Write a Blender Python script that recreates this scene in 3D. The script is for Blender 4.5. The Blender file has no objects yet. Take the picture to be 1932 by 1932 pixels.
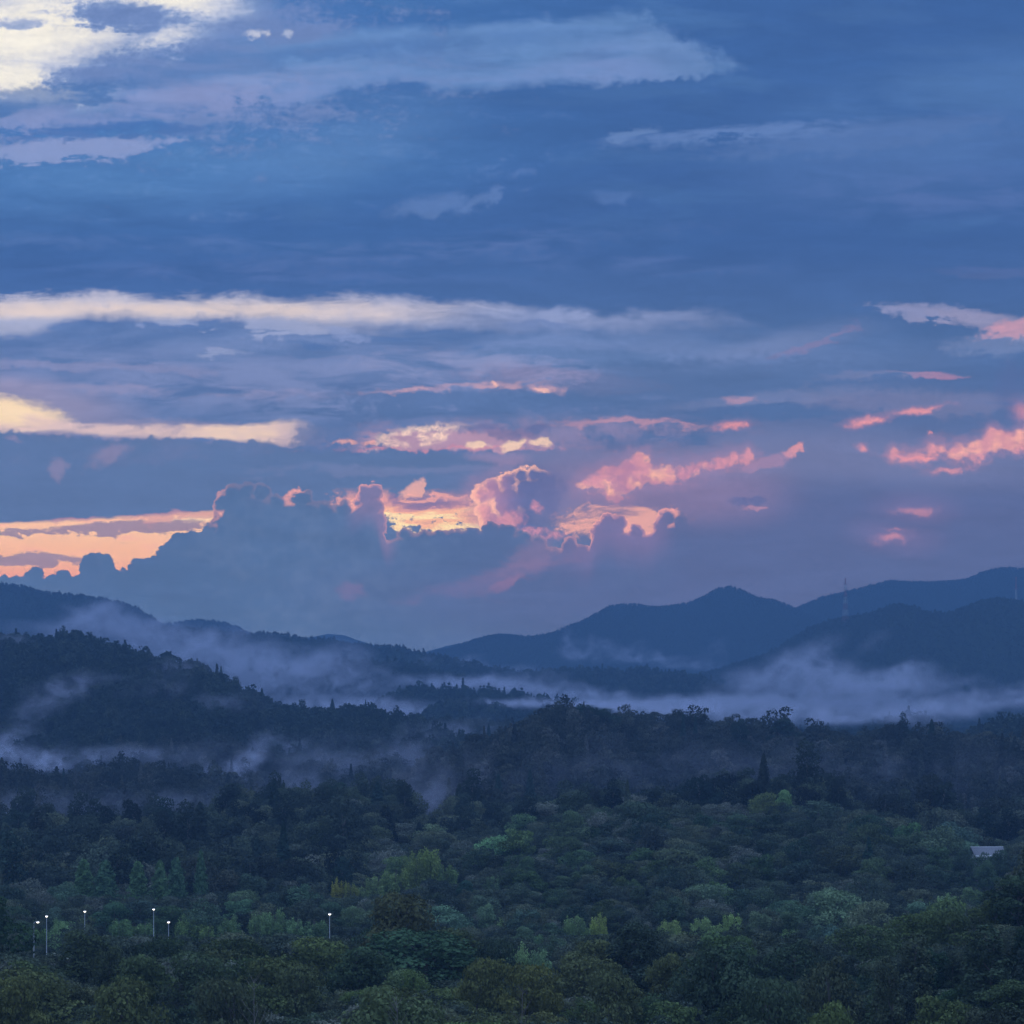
import bpy, bmesh, math, random
import numpy as np
from mathutils import Vector, Matrix

R = math.radians
random.seed(7)
rng = np.random.default_rng(7)
sc = bpy.context.scene
COL = sc.collection

# ------------------------------------------------------------------ camera, world, sun, exposure
EYE = 90.0            # the camera stands on a lookout 90 m above the valley floor
FOC = 5485.0          # focal length in picture units (the picture is 1932 units wide)
CX, HOR = 966.0, 1300.0   # picture centre column and the row of the true horizon

cam = bpy.data.cameras.new('camera')
camo = bpy.data.objects.new('camera', cam)
COL.objects.link(camo)
camo.location = (0, 0, EYE)
camo.rotation_euler = (R(90), 0, 0)
cam.sensor_width = 36.0
cam.lens = 36.0 * FOC / 1932.0
cam.shift_y = (HOR - 966.0) / 1932.0
cam.clip_start = 1.0
cam.clip_end = 60000.0
sc.camera = camo

SUN_EL, SUN_AZ = R(3.0), R(-38.0)      # low, off to the left and behind the clouds
world = bpy.data.worlds.new('World')
sc.world = world
world.use_nodes = True
wn = world.node_tree
wn.nodes.clear()
w_out = wn.nodes.new('ShaderNodeOutputWorld')
w_bg = wn.nodes.new('ShaderNodeBackground')
w_sky = wn.nodes.new('ShaderNodeTexSky')
w_sky.sky_type = 'NISHITA'
w_sky.sun_disc = False
w_sky.sun_elevation = SUN_EL
w_sky.sun_rotation = SUN_AZ
w_sky.altitude = 100
w_sky.air_density = 1.0
w_sky.dust_density = 0.6
w_sky.ozone_density = 3.0
w_bg.inputs['Strength'].default_value = 0.15
# blue cloud deck added over the clear sky for stronger light, brightest overhead
w_mix = wn.nodes.new('ShaderNodeMix'); w_mix.data_type = 'RGBA'
w_mix.inputs['Factor'].default_value = 0.85
w_tc = wn.nodes.new('ShaderNodeTexCoord'); w_xyz = wn.nodes.new('ShaderNodeSeparateXYZ')
w_el = wn.nodes.new('ShaderNodeMapRange'); w_el.inputs['From Min'].default_value = 0.0; w_el.inputs['From Max'].default_value = 1.0
w_el.inputs['To Min'].default_value = 0.35; w_el.inputs['To Max'].default_value = 1.75
w_deck = wn.nodes.new('ShaderNodeVectorMath'); w_deck.operation = 'SCALE'
w_deck.inputs[0].default_value = (4.3, 6.2, 9.8)
wn.links.new(w_tc.outputs['Generated'], w_xyz.inputs[0])
wn.links.new(w_xyz.outputs[2], w_el.inputs['Value'])
wn.links.new(w_el.outputs[0], w_deck.inputs['Scale'])
wn.links.new(w_deck.outputs[0], w_mix.inputs[7])
wn.links.new(w_sky.outputs[0], w_mix.inputs[6])
wn.links.new(w_mix.outputs[2], w_bg.inputs['Color'])
wn.links.new(w_bg.outputs[0], w_out.inputs['Surface'])

sun = bpy.data.lights.new('sun', 'SUN')
sun.energy = 0.12
sun.angle = R(14)
sun.color = (1.0, 0.78, 0.66)
suno = bpy.data.objects.new('sun', sun)
COL.objects.link(suno)
# light travels away from the sun: the sun stands at azimuth SUN_AZ from +Y
sd = Vector((math.sin(SUN_AZ) * math.cos(R(14)), math.cos(SUN_AZ) * math.cos(R(14)), math.sin(R(14))))
suno.rotation_euler = sd.to_track_quat('Z', 'Y').to_euler()

vs = sc.view_settings
sc.display_settings.display_device = 'sRGB'
vs.view_transform = 'Standard'
vs.look = 'None'
vs.exposure = 0.0
vs.gamma = 1.0
vs.use_curve_mapping = False
cy = sc.cycles
cy.max_bounces = 4
cy.diffuse_bounces = 2
cy.glossy_bounces = 1
cy.transmission_bounces = 2
cy.transparent_max_bounces = 6
cy.volume_bounces = 0
cy.use_adaptive_sampling = True
cy.adaptive_threshold = 0.012
cy.use_denoising = True
cy.volume_step_rate = 3.0
cy.volume_max_steps = 256


def lin(c):
    """sRGB 0-255 -> linear floats"""
    out = []
    for v in c:
        v = v / 255.0
        out.append(v / 12.92 if v <= 0.04045 else ((v + 0.055) / 1.055) ** 2.4)
    return tuple(out)

# ------------------------------------------------------------------ the sky
# A far dome sector of evening cloud. Its colours are a node expression of DIRECTION:
# s = x / y and t = z / y, written in units in which the horizon is row 1300.
class Ex:
    """a tiny expression layer over shader math nodes"""
    tree = None
    def __init__(self, s): self.v = s          # a socket, or a function that makes one when it is first needed
    @property
    def s(self):
        if callable(self.v): self.v = self.v()
        return self.v
    @staticmethod
    def math(op, *a, clamp=False):
        def make():
            v = [q.s if isinstance(q, Ex) else q for q in a]
            n = Ex.tree.nodes.new('ShaderNodeMath'); n.operation = op; n.use_clamp = clamp
            for i, q in enumerate(a):
                if isinstance(q, Ex): Ex.tree.links.new(v[i], n.inputs[i])
                else: n.inputs[i].default_value = float(q)
            return n.outputs[0]
        return Ex(make)
    def __add__(s, o): return s if isinstance(o, float) and o == 0.0 else Ex.math('ADD', s, o)
    __radd__ = __add__
    def __sub__(s, o): return Ex.math('SUBTRACT', s, o)
    def __rsub__(s, o): return Ex.math('SUBTRACT', o, s)
    def __mul__(s, o):
        if isinstance(o, float) and o in (0.0, 1.0): return 0.0 if o == 0.0 else s
        return Ex.math('MULTIPLY', s, o)
    __rmul__ = __mul__
    def __truediv__(s, o): return Ex.math('DIVIDE', s, o)
    def __rtruediv__(s, o): return Ex.math('DIVIDE', o, s)
def emax(a, b):
    if not isinstance(a, Ex) and not isinstance(b, Ex): return max(a, b)
    if not isinstance(a, Ex) and a <= 0.0: return b
    if not isinstance(b, Ex) and b <= 0.0: return a
    return Ex.math('MAXIMUM', a, b)
def emin(a, b):
    if not isinstance(a, Ex) and not isinstance(b, Ex): return min(a, b)
    if not isinstance(a, Ex) and a >= 9.0: return b
    if not isinstance(b, Ex) and b >= 9.0: return a
    return Ex.math('MINIMUM', a, b)
def sstep(x, a, b):
    if not isinstance(x, Ex):
        u = min(1.0, max(0.0, (x - a) / (b - a)))
        return u * u * (3 - 2 * u)
    def make():
        x.s
        n = Ex.tree.nodes.new('ShaderNodeMapRange'); n.interpolation_type = 'SMOOTHSTEP'
        Ex.tree.links.new(x.s, n.inputs['Value'])
        if a < b:
            n.inputs['From Min'].default_value, n.inputs['From Max'].default_value = a, b
            n.inputs['To Min'].default_value, n.inputs['To Max'].default_value = 0, 1
        else:
            n.inputs['From Min'].default_value, n.inputs['From Max'].default_value = b, a
            n.inputs['To Min'].default_value, n.inputs['To Max'].default_value = 1, 0
        return (Ex(n.outputs['Result'])).s
    return Ex(make)
def curve(x, pts, lo=-200.0, hi=2132.0, ylo=0.0, yhi=1400.0):
    """piecewise smooth y(x) through pts"""
    def make():
        u = (x - lo) * (1.0 / (hi - lo)); u.s
        n = Ex.tree.nodes.new('ShaderNodeFloatCurve')
        c = n.mapping.curves[0]
        P = [((px - lo) / (hi - lo), (py - ylo) / (yhi - ylo)) for px, py in pts]
        c.points[0].location = P[0]; c.points[1].location = P[-1]
        for p in P[1:-1]: c.points.new(*p)
        for p in c.points: p.handle_type = 'AUTO_CLAMPED'
        n.mapping.update()
        Ex.tree.links.new(u.s, n.inputs['Value'])
        return (Ex(n.outputs[0]) * (yhi - ylo) + ylo).s
    return Ex(make)
def vec(x, y, z=0.0):
    def make():
        _ = [q.s for q in (x, y, z) if isinstance(q, Ex)]
        n = Ex.tree.nodes.new('ShaderNodeCombineXYZ')
        for i, v in enumerate((x, y, z)):
            if isinstance(v, Ex): Ex.tree.links.new(v.s, n.inputs[i])
            else: n.inputs[i].default_value = v
        return (Ex(n.outputs[0])).s
    return Ex(make)
def noise(v, scale, detail=4, rough=0.5, dist=0.0, lac=2.0):
    """fractal noise, about -1..1"""
    def make():
        v.s
        n = Ex.tree.nodes.new('ShaderNodeTexNoise'); n.noise_dimensions = '3D'
        n.inputs['Scale'].default_value = scale; n.inputs['Detail'].default_value = detail
        n.inputs['Roughness'].default_value = rough; n.inputs['Distortion'].default_value = dist
        n.inputs['Lacunarity'].default_value = lac
        Ex.tree.links.new(v.s, n.inputs['Vector'])
        return (Ex.math('MULTIPLY_ADD', Ex(n.outputs[0]), 3.4, -1.7)).s
    return Ex(make)
def billow(v, scale, rnd=1.0):
    def make():
        v.s
        n = Ex.tree.nodes.new('ShaderNodeTexVoronoi'); n.voronoi_dimensions = '2D'; n.feature = 'F1'
        n.inputs['Scale'].default_value = scale; 
        n.inputs['Randomness'].default_value = rnd
        n.inputs['Detail'].default_value = 1.0
        n.inputs['Roughness'].default_value = 0.5
        Ex.tree.links.new(v.s, n.inputs['Vector'])
        return (Ex(n.outputs['Distance'])).s
    return Ex(make)
def vm(op, *a, out=0):
    def make():
        _ = [q.s for q in a if isinstance(q, Ex)]
        n = Ex.tree.nodes.new('ShaderNodeVectorMath'); n.operation = op
        for i, q in enumerate(a):
            if isinstance(q, Ex): Ex.tree.links.new(q.s, n.inputs[i])
            else: n.inputs[i].default_value = q
        return n.outputs[out]
    return Ex(make)
TILE = [0, 0, 0, 0]
def seen(x0, x1, y0, y1):
    """does this patch of sky reach into the dome tile being built?"""
    return x1 > TILE[0] and x0 < TILE[1] and y1 > TILE[2] and y0 < TILE[3]
def ell(v, cx, cy, rx, ry, rot=0.0, reach=2.6):
    """normalised elliptic radius of the point v = (x, y, edge noise, x margin, y margin) round (cx, cy)"""
    co, si = math.cos(R(rot)), math.sin(R(rot))
    x, y, nz, mx, my = v[:5]
    hx = math.hypot(rx * co, ry * si) * reach + mx
    hy = math.hypot(rx * si, ry * co) * reach + my
    if not seen(cx - hx, cx + hx, cy - hy, cy + hy): return 9.0
    if abs(si) < 1e-4:
        e = vm('LENGTH', vm('MULTIPLY_ADD', v[5], (1 / rx, 1 / ry, 0), (-cx / rx, -cy / ry, 0)), out=1)
    else:
        a = vm('DOT_PRODUCT', v[5], (co / rx, si / rx, -(cx * co + cy * si) / rx), out=1)
        b = vm('DOT_PRODUCT', v[5], (-si / ry, co / ry, (cx * si - cy * co) / ry), out=1)
        e = Ex.math('SQRT', Ex.math('MULTIPLY_ADD', b, b, a * a))
    return e if nz is None else e + nz
def blob(v, cx, cy, rx, ry, rot=0.0, soft=0.5):
    if v[2] is not None: soft *= 0.62
    e = ell(v, cx, cy, rx, ry, rot, 1.0 + soft + (0.0 if v[2] is None else 1.0))
    return sstep(e, 1.0 + soft, max(0.0, 1.0 - soft)) if isinstance(e, Ex) else 0.0
def lumps(v, L, grow=2.0, blend=9.0):
    """signed distance to a union of round lumps (x, y, r): negative inside"""
    d = None
    for cx, cy, r in L:
        if not seen(cx - r - 110, cx + r + 110, cy - r - 110, cy + r + 110): continue
        q = vm('DISTANCE', v, (float(cx), float(cy), 1.0), out=1) - float(r + grow)
        d = q if d is None else Ex.math('SMOOTH_MIN', d, q, float(blend))
    return d
def rgb(c):
    n = Ex.tree.nodes.new('ShaderNodeRGB'); n.outputs[0].default_value = (*lin(c), 1)
    return Ex(n.outputs[0])
def mix(a, b, f):
    def make():
        _ = [q.s for q in (a, b, f) if isinstance(q, Ex)]
        n = Ex.tree.nodes.new('ShaderNodeMix'); n.data_type = 'RGBA'; n.clamp_factor = True
        if isinstance(f, Ex): Ex.tree.links.new(f.s, n.inputs['Factor'])
        else: n.inputs['Factor'].default_value = f
        for k, v in ((6, a), (7, b)):
            if isinstance(v, Ex): Ex.tree.links.new(v.s, n.inputs[k])
            else: n.inputs[k].default_value = (*lin(v), 1)
        return (Ex(n.outputs[2])).s
    return Ex(make)
def ramp(x, stops):
    def make():
        x.s
        n = Ex.tree.nodes.new('ShaderNodeValToRGB'); cr = n.color_ramp; cr.interpolation = 'EASE'
        while len(cr.elements) < len(stops): cr.elements.new(0.5)
        for e, (p, c) in zip(cr.elements, stops):
            e.position = p; e.color = (*lin(c), 1)
        Ex.tree.links.new(x.s, n.inputs[0])
        return (Ex(n.outputs[0])).s
    return Ex(make)

HAZE_TOP, SIGMA = 420.0, 1.3e-4      # haze layer: height above the eye, extinction per metre
AIR = (0.0388, 0.105, 0.295)           # light the haze itself sends back (linear)
def sky_material(tile):
    TILE[:] = tile
    m = bpy.data.materials.new('evening_cloud_sky'); m.use_nodes = True
    t = m.node_tree; t.nodes.clear(); Ex.tree = t
    tc = t.nodes.new('ShaderNodeTexCoord')
    sp = t.nodes.new('ShaderNodeSeparateXYZ')
    t.links.new(tc.outputs['Object'], sp.inputs[0])
    dx, dy, dz = (Ex(o) for o in sp.outputs)
    x = (dx / dy) * FOC + CX
    y = HOR - (dz / dy) * FOC
    P = vec(x * 0.01, y * 0.01)
    PS = vec(x * 0.0028, y * 0.0145, 3.0)              # streaky space: long in x
    # shared turbulence
    nL = noise(P, 0.22, 3, 0.5)                        # big soft
    nS = noise(PS, 1.0, 5, 0.58, 0.35)                 # streaks
    nS2 = noise(vec(x * 0.0065, y * 0.030, 9.0), 1.0, 5, 0.62, 0.5)
    nF = noise(P, 2.6, 5, 0.62)                        # ragged, fine
    nF2 = noise(vec(x * 0.01, y * 0.01, 5.0), 1.5, 5, 0.62)
    nG = noise(vec(x * 0.01, y * 0.016, 2.0), 7.0, 4, 0.62)       # finest
    bl = billow(vec(x * 0.01 + nF * 0.05, y * 0.01 + nF2 * 0.05), 4.2)
    # (everything below is made to wait for the noises, which keeps the shader's stack short)
    late = (nG + nL + nS + nS2 + nF + nF2 + bl) * 1e-5
    x = x + late
    y = y + late
    # warped spaces
    def space(px, py, n, mx, my): return (px, py, n, mx, my, vec(px, py, 1.0))
    nW = nS2 * 0.55 + nF * 0.35 + nG * 0.3
    nK = nF2 * 0.5 + nF * 0.5 + nG * 0.4
    W = space(x + nS * 70 + nF2 * 22, y + nS2 * 17 + nF * 10, nW, 170, 50)      # wispy
    K = space(x + nF * 15, y + nF2 * 15, nK, 35, 35)                            # ragged cumulus
    SM = space(x + nL * 40, y + nL * 18 + nS * 10, None, 80, 60)                # smooth veil
    xk = x + nF * 9
    yk = y + nF2 * 9 + (bl - 0.45) * 11

    B = vec(x + nF * 6 + nG * 4, y + nF2 * 7 + nG * 4, 1.0)                    # lumpy cumulus
    cau = (bl - 0.45) * 9

    # clear blue and the high grey-blue sheet
    yn = y * (1.0 / 1300.0)
    base_l = ramp(yn, [(0.0, (64, 116, 182)), (0.2, (66, 118, 184)), (0.33, (64, 110, 174)), (0.42, (70, 110, 172)),
                       (0.5, (82, 116, 172)), (0.62, (92, 122, 175)), (0.75, (92, 119, 166)), (0.86, (84, 112, 158)), (1.0, (80, 106, 152))])
    base_r = ramp(yn, [(0.0, (60, 104, 168)), (0.2, (61, 103, 165)), (0.33, (64, 104, 165)), (0.42, (70, 106, 163)),
                       (0.5, (76, 110, 163)), (0.62, (88, 113, 163)), (0.75, (91, 108, 157)), (0.86, (84, 105, 152)), (1.0, (80, 102, 150))])
    c = mix(base_l, base_r, sstep(x + nL * 120, 250, 1500))
    c = mix(c, (86, 132, 190), sstep(nS, 0.02, 0.6) * sstep(y, 520, 380) * 0.35)

    def lay(col, mask, k=1.0):
        nonlocal c
        if not isinstance(mask, Ex): return
        c = mix(c, col, mask * k if k != 1.0 else mask)

    tex = sstep(nS2, -0.35, 0.45)          # streak modulation 0..1
    texf = sstep(nF2, -0.4, 0.4)

    for a in ((900, 225, 520, 58, -3), (1330, 455, 720, 70, 2), (180, 505, 520, 40, 1), (1720, 50, 330, 60, 0), (1250, 330, 330, 50, -6), (60, 420, 420, 40, 0)):
        lay((56, 95, 156), blob(SM, *a, 0.85) * (sstep(nS + nL * 0.6, -0.7, 0.4) * 0.6 + 0.4), 0.5)
    # --- top: bright break at the upper left, lilac streaks under it
    lay((84, 132, 190), blob(SM, 330, 320, 420, 70, -6, 0.9) * (sstep(nS2, -0.8, 0.3) * 0.5 + 0.5), 0.6)
    lay((90, 134, 192), blob(SM, 640, 280, 200, 45, -22, 0.9), 0.45)
    lay((128, 150, 203), blob(W, 150, 80, 520, 160, 4, 0.6), 0.62)
    if seen(-900, 700, -600, 230):
        hole = emax(emax(blob(SM, 40, 55, 235, 82, -12, 0.95), blob(SM, 300, -8, 140, 42, 6, 0.95)), emax(blob(SM, 20, 145, 140, 44, 8, 0.95), blob(SM, 250, 92, 140, 30, -20, 0.95) * 0.75))
        hole = hole * (1.0 - blob(W, 240, 28, 120, 22, 4, 0.9) * 0.8) * (1.0 - blob(W, 35, 47, 50, 11, -4, 0.9) * 0.5) * (1.0 - blob(W, 215, 128, 130, 26, -16, 0.9) * 0.75)
        hv = hole + nS2 * 0.16 + nF * 0.13 + nG * 0.07
        lay((150, 172, 214), sstep(hv, 0.02, 0.6), 0.8)
        lay((206, 210, 228), sstep(hv, 0.28, 0.8), 0.9)
        lay((249, 243, 232), sstep(hv, 0.5, 1.1))
    lay((84, 124, 184), blob(W, 420, 120, 260, 42, -8, 0.6) * tex, 0.8)
    lay((70, 118, 182), blob(W, 60, 185, 220, 24, -6, 0.6), 0.75)
    # --- the long lens of pale cloud across the top
    if seen(200, 1560, -60, 240):
        top = curve(x, [(-200, 30), (300, 40), (420, 62), (520, 64), (640, 50), (760, 42), (900, 38), (1050, 30), (1150, 12), (1215, 16), (1260, 50), (1330, 78), (1385, 104), (1410, 132), (2132, 150)])
        bot = curve(x, [(-200, 170), (300, 172), (440, 180), (560, 200), (650, 175), (760, 158), (860, 172), (960, 168), (1050, 160), (1180, 162), (1300, 150), (1380, 142), (1410, 128), (2132, 120)])
        yw = y + nF * 10 + nS2 * 9 + (nF * 16 + nG * 10 + nF2 * 10) * sstep(x, 1080, 1320)
        lens = sstep(yw - top, -3, 26) * sstep(bot - yw, -4, 15) * sstep(x + nF * 40, 330, 620)
        lay((102, 142, 198), lens * (sstep(nS2 + nF2 * 0.5, -0.8, 0.3) * 0.5 + 0.5) * (1.0 - sstep(x, 1120, 1380) * 0.5), 0.85)
        lay((110, 146, 200), emax(blob(K, 1285, 92, 66, 24, 24, 0.9), blob(K, 1345, 118, 52, 15, 16, 0.9)) * texf, 0.6)
        lay((120, 146, 202), lens * (1.0 - sstep(x, 1120, 1380) * 0.6) * sstep(y - top, 40, 110) * sstep(nS, -0.5, 0.4), 0.7)
        lay((80, 122, 184), lens * blob(W, 520, 110, 330, 16, -6, 0.8), 0.75)
        lay((84, 126, 188), lens * blob(W, 900, 82, 300, 14, -4, 0.9) * tex, 0.6)
        lay((112, 146, 200), lens * blob(K, 1260, 105, 70, 40, 20, 0.6), 0.5)
    lay((206, 210, 230), blob(K, 488, 64, 24, 8, -4, 0.9), 0.8)
    lay((190, 200, 228), blob(K, 545, 59, 10, 7, 0, 0.9), 0.7)
    # lilac streaks, left
    lay((136, 152, 204), blob(W, 270, 210, 260, 32, -10, 0.6) * sstep(nS, -0.4, 0.3), 0.85)
    lay((134, 152, 204), blob(W, 40, 228, 70, 20, -18, 0.6), 0.7)
    lay((140, 158, 208), blob(W, 120, 282, 190, 20, -3, 0.5), 0.85)
    lay((132, 154, 206), blob(W, 440, 165, 220, 18, -9, 0.8) * tex, 0.7)
    lay((68, 114, 180), blob(W, 190, 247, 160, 10, -3, 0.7), 0.75)
    lay((128, 150, 204), blob(K, 560, 178, 45, 14, -16, 0.7), 0.5)
    # --- small ragged cloud, middle, and the right-hand streak with its veil
    lay((98, 132, 190), emax(blob(K, 815, 388, 62, 20, -6, 0.8), emax(blob(K, 895, 385, 44, 11, -28, 0.8), blob(K, 930, 365, 10, 18, 30, 0.9))), 0.62)
    lay((92, 128, 188), emax(blob(K, 1160, 370, 40, 9, 0, 0.9), blob(K, 985, 328, 16, 8, 0, 0.9)), 0.45)
    lay((76, 118, 178), blob(SM, 1820, 190, 330, 95, -14, 0.7) * sstep(nS, -0.7, 0.3), 0.8)
    lay((104, 138, 194), blob(W, 1185, 250, 42, 10, -10, 0.7), 0.75)
    lay((98, 132, 190), blob(W, 1390, 252, 240, 14, -4, 0.7) * sstep(nS2, -0.6, 0.2), 0.8)
    lay((92, 126, 184), blob(W, 1640, 255, 260, 24, -7, 0.8), 0.55)
    lay((82, 118, 178), blob(SM, 1750, 300, 300, 60, -5, 0.8), 0.45)
    lay((92, 118, 176), blob(SM, 1800, 370, 260, 36, 0, 0.9) * tex, 0.4)
    # faint lilac veils lower in the blue
    lay((90, 122, 180), blob(W, 280, 460, 420, 14, 1, 0.9) * tex, 0.5)
    lay((94, 122, 180), blob(W, 850, 470, 420, 22, -5, 0.9) * tex, 0.55)
    lay((92, 120, 178), blob(W, 1180, 500, 260, 16, 2, 0.9) * tex, 0.4)
    lay((88, 118, 178), blob(W, 500, 520, 400, 14, 2, 0.9) * tex, 0.5)
    lay((96, 116, 172), blob(W, 1900, 515, 120, 8, 0, 0.9), 0.35)

    # --- the pale horizontal band (row 550-640)
    if seen(-900, 1620, 500, 720):
        top = curve(x, [(-200, 556), (0, 560), (60, 553), (180, 550), (300, 556), (420, 552), (560, 558), (660, 552), (760, 558), (870, 564), (960, 570), (1060, 578), (1200, 584), (1330, 578), (1420, 600), (1500, 640), (2132, 650)])
        bot = curve(x, [(-200, 622), (0, 630), (70, 622), (150, 600), (230, 598), (320, 606), (400, 600), (500, 606), (600, 622), (760, 622), (900, 620), (1060, 622), (1250, 620), (1400, 616), (1500, 636), (2132, 640)])
        y2 = y + nS2 * 17 + nF * 8
        band = sstep(y2 - top, -6, 20) * sstep(bot - y2, -12, 20) * (sstep(nS * 0.7 + nS2 * 0.6 + nF2 * 0.3, -0.6, 0.35) * 0.6 + 0.4)
        lay((118, 143, 195), blob(SM, 800, 660, 800, 55, 1, 0.6) * sstep(nS, -0.6, 0.25), 0.7)
        lay((146, 160, 204), band * sstep(x + nS * 200, 1560, 1150), 0.85)
        lay((198, 194, 212), band * sstep(x + nS * 260, 1080, 420), 0.92)
        lay((228, 210, 208), band * sstep(y - 560 - nF * 8, 0, 26) * sstep(y - 602 + nF * 10, 10, -14) * sstep(x + nS * 200, 860, 560), 0.95)
        lay((150, 166, 208), band * sstep(y - 596 - nF * 8, -3, 12) * sstep(x, 700, 300), 0.7)
        lay((84, 118, 178), band * blob(W, 1010, 612, 70, 8, 3, 0.6), 0.65)
        lay((158, 170, 210), emax(blob(W, 545, 612, 80, 12, 6, 0.7), blob(W, 555, 632, 66, 7, -6, 0.6)), 0.8)
        lay((150, 164, 206), emax(blob(W, 348, 612, 42, 11, 4, 0.6), blob(W, 425, 664, 34, 5, -4, 0.6)), 0.8)
        lay((138, 156, 204), emax(blob(K, 645, 628, 40, 9, 12, 0.8), blob(K, 265, 613, 10, 5, 0, 0.8)), 0.7)
        lay((82, 120, 180), blob(W, 640, 640, 330, 8, 1, 0.7) * sstep(nS2, 0.1, -0.4), 0.7)
    # right-hand continuation
    lay((146, 152, 194), blob(W, 1760, 590, 120, 16, 3, 0.5), 0.8)
    lay((150, 150, 188), blob(W, 1870, 608, 110, 20, 6, 0.6), 0.7)
    lay((128, 146, 192), blob(W, 1900, 650, 80, 26, 0, 0.8), 0.5)
    lay((218, 160, 180), blob(W, 1925, 614, 66, 12, -6, 0.8) * (sstep(nS2, -0.8, 0.2) * 0.5 + 0.5), 0.85)
    lay((118, 138, 186), blob(SM, 1470, 650, 150, 22, -10, 0.8), 0.6)
    lay((140, 128, 172), blob(W, 1535, 650, 70, 10, -30, 0.8), 0.5)

    # --- lilac veils (row 660-800)
    lay((126, 142, 190), blob(SM, 520, 720, 640, 62, 1, 0.6) * sstep(nS2, -0.55, 0.35), 0.72)
    lay((140, 146, 190), blob(W, 150, 690, 260, 9, 2, 0.8), 0.6)
    lay((150, 148, 188), blob(W, 330, 740, 420, 9, 2, 0.9) * tex, 0.6)
    lay((146, 152, 194), blob(W, 880, 690, 250, 26, 3, 0.7) * tex, 0.6)
    lay((148, 142, 182), blob(W, 1050, 715, 140, 22, 6, 0.7), 0.65)
    lay((92, 124, 178), blob(W, 640, 668, 160, 10, 2, 0.8), 0.6)
    lay((86, 120, 172), blob(W, 1120, 672, 190, 16, 3, 0.7), 0.6)
    lay((84, 116, 168), blob(W, 870, 760, 280, 26, 0, 0.5) * sstep(y - 735 + nF * 10, -6, 8), 0.85)
    lay((84, 115, 166), blob(W, 1300, 730, 330, 50, -2, 0.6), 0.75)
    lay((206, 164, 182), emax(blob(W, 860, 732, 120, 7, -4, 0.95), blob(K, 1025, 735, 34, 9, 0, 0.95)) * (sstep(nF2, -0.5, 0.3) * 0.6 + 0.4), 0.75)
    lay((242, 186, 180), emax(blob(K, 1022, 738, 15, 5, 10, 0.8), blob(K, 938, 727, 10, 5, 0, 0.8)), 0.85)
    lay((120, 134, 180), blob(W, 1480, 752, 220, 16, -4, 0.7), 0.55)
    lay((190, 150, 176), blob(K, 1395, 750, 26, 6, 0, 0.9), 0.6)
    lay((196, 140, 172), blob(W, 1742, 706, 50, 6, 0, 0.95), 0.65)
    lay((124, 134, 178), blob(W, 1640, 712, 110, 8, -4, 0.9), 0.5)
    lay((128, 132, 174), blob(W, 1750, 760, 240, 20, 0, 0.8), 0.5)
    lay((130, 134, 176), blob(SM, 1500, 860, 520, 50, 3, 0.7), 0.5)
    lay((80, 112, 164), blob(W, 1450, 778, 190, 13, 0, 0.5), 0.85)
    lay((78, 112, 164), blob(W, 1200, 825, 160, 17, -2, 0.5), 0.85)
    lay((150, 138, 178), blob(W, 1000, 815, 330, 26, 0, 0.7) * sstep(nF2, -0.5, 0.3), 0.6)
    lay((206, 152, 172), blob(W, 1180, 797, 100, 6, 1, 0.9), 0.6)

    # --- cream openings at the left
    if seen(-900, 900, 640, 905):
        av = blob(SM, -30, 780, 175, 38, 6, 0.8) + nS2 * 0.2 + nF * 0.12 + nG * 0.06
        open_a = sstep(av, 0.42, 0.85)
        ys = y + nS2 * 8 + nF * 4 + nG * 2
        open_b = sstep(ys - curve(x, [(-200, 800), (60, 803), (200, 800), (320, 800), (450, 803), (560, 795), (600, 802), (2132, 900)]), -6, 9) \
            * sstep(curve(x, [(-200, 812), (60, 808), (200, 822), (320, 824), (450, 832), (560, 838), (600, 812), (640, 790), (2132, 790)]) - ys, -6, 6) * sstep(xk + nS2 * 40, 620, 520) * sstep(x, 40, 150)
        lay((170, 156, 186), emax(blob(SM, 60, 762, 170, 40, 8, 0.6), blob(W, 330, 815, 320, 22, 2, 0.6)), 0.5)
        lay(mix((252, 222, 188), (226, 196, 192), sstep(nS2 + (y - 785.0) * 0.03, -0.2, 0.8)), open_a)
        lay((222, 194, 196), open_b * (sstep(nS2 + nF * 0.3, -0.7, 0.2) * 0.5 + 0.5), 0.95)
        lay((246, 214, 190), open_b * sstep(nS + nF * 0.3, -0.1, 0.5), 0.6)
    # --- dark slab under it
    if seen(-900, 1400, 770, 1500):
        slab = sstep(yk - curve(x, [(-200, 812), (0, 815), (150, 822), (200, 832), (230, 830), (340, 826), (450, 836), (560, 842), (680, 848), (860, 855), (1040, 854), (1150, 850), (1300, 870), (2132, 900)]), -2, 5)
        lay((92, 120, 168), slab * sstep(x + nL * 80, 1250, 950), 0.92)
        lay((112, 128, 176), slab * blob(W, 250, 860, 260, 20, -4, 0.8) * texf, 0.5)
    lay((146, 138, 176), emax(emax(blob(K, 108, 880, 14, 18, 10, 0.8), blob(K, 210, 855, 36, 12, -24, 0.9)), blob(K, 28, 828, 14, 6, 0, 0.9)), 0.6)
    lay((124, 136, 182), blob(W, 760, 885, 240, 8, 0, 0.9), 0.45)
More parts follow.
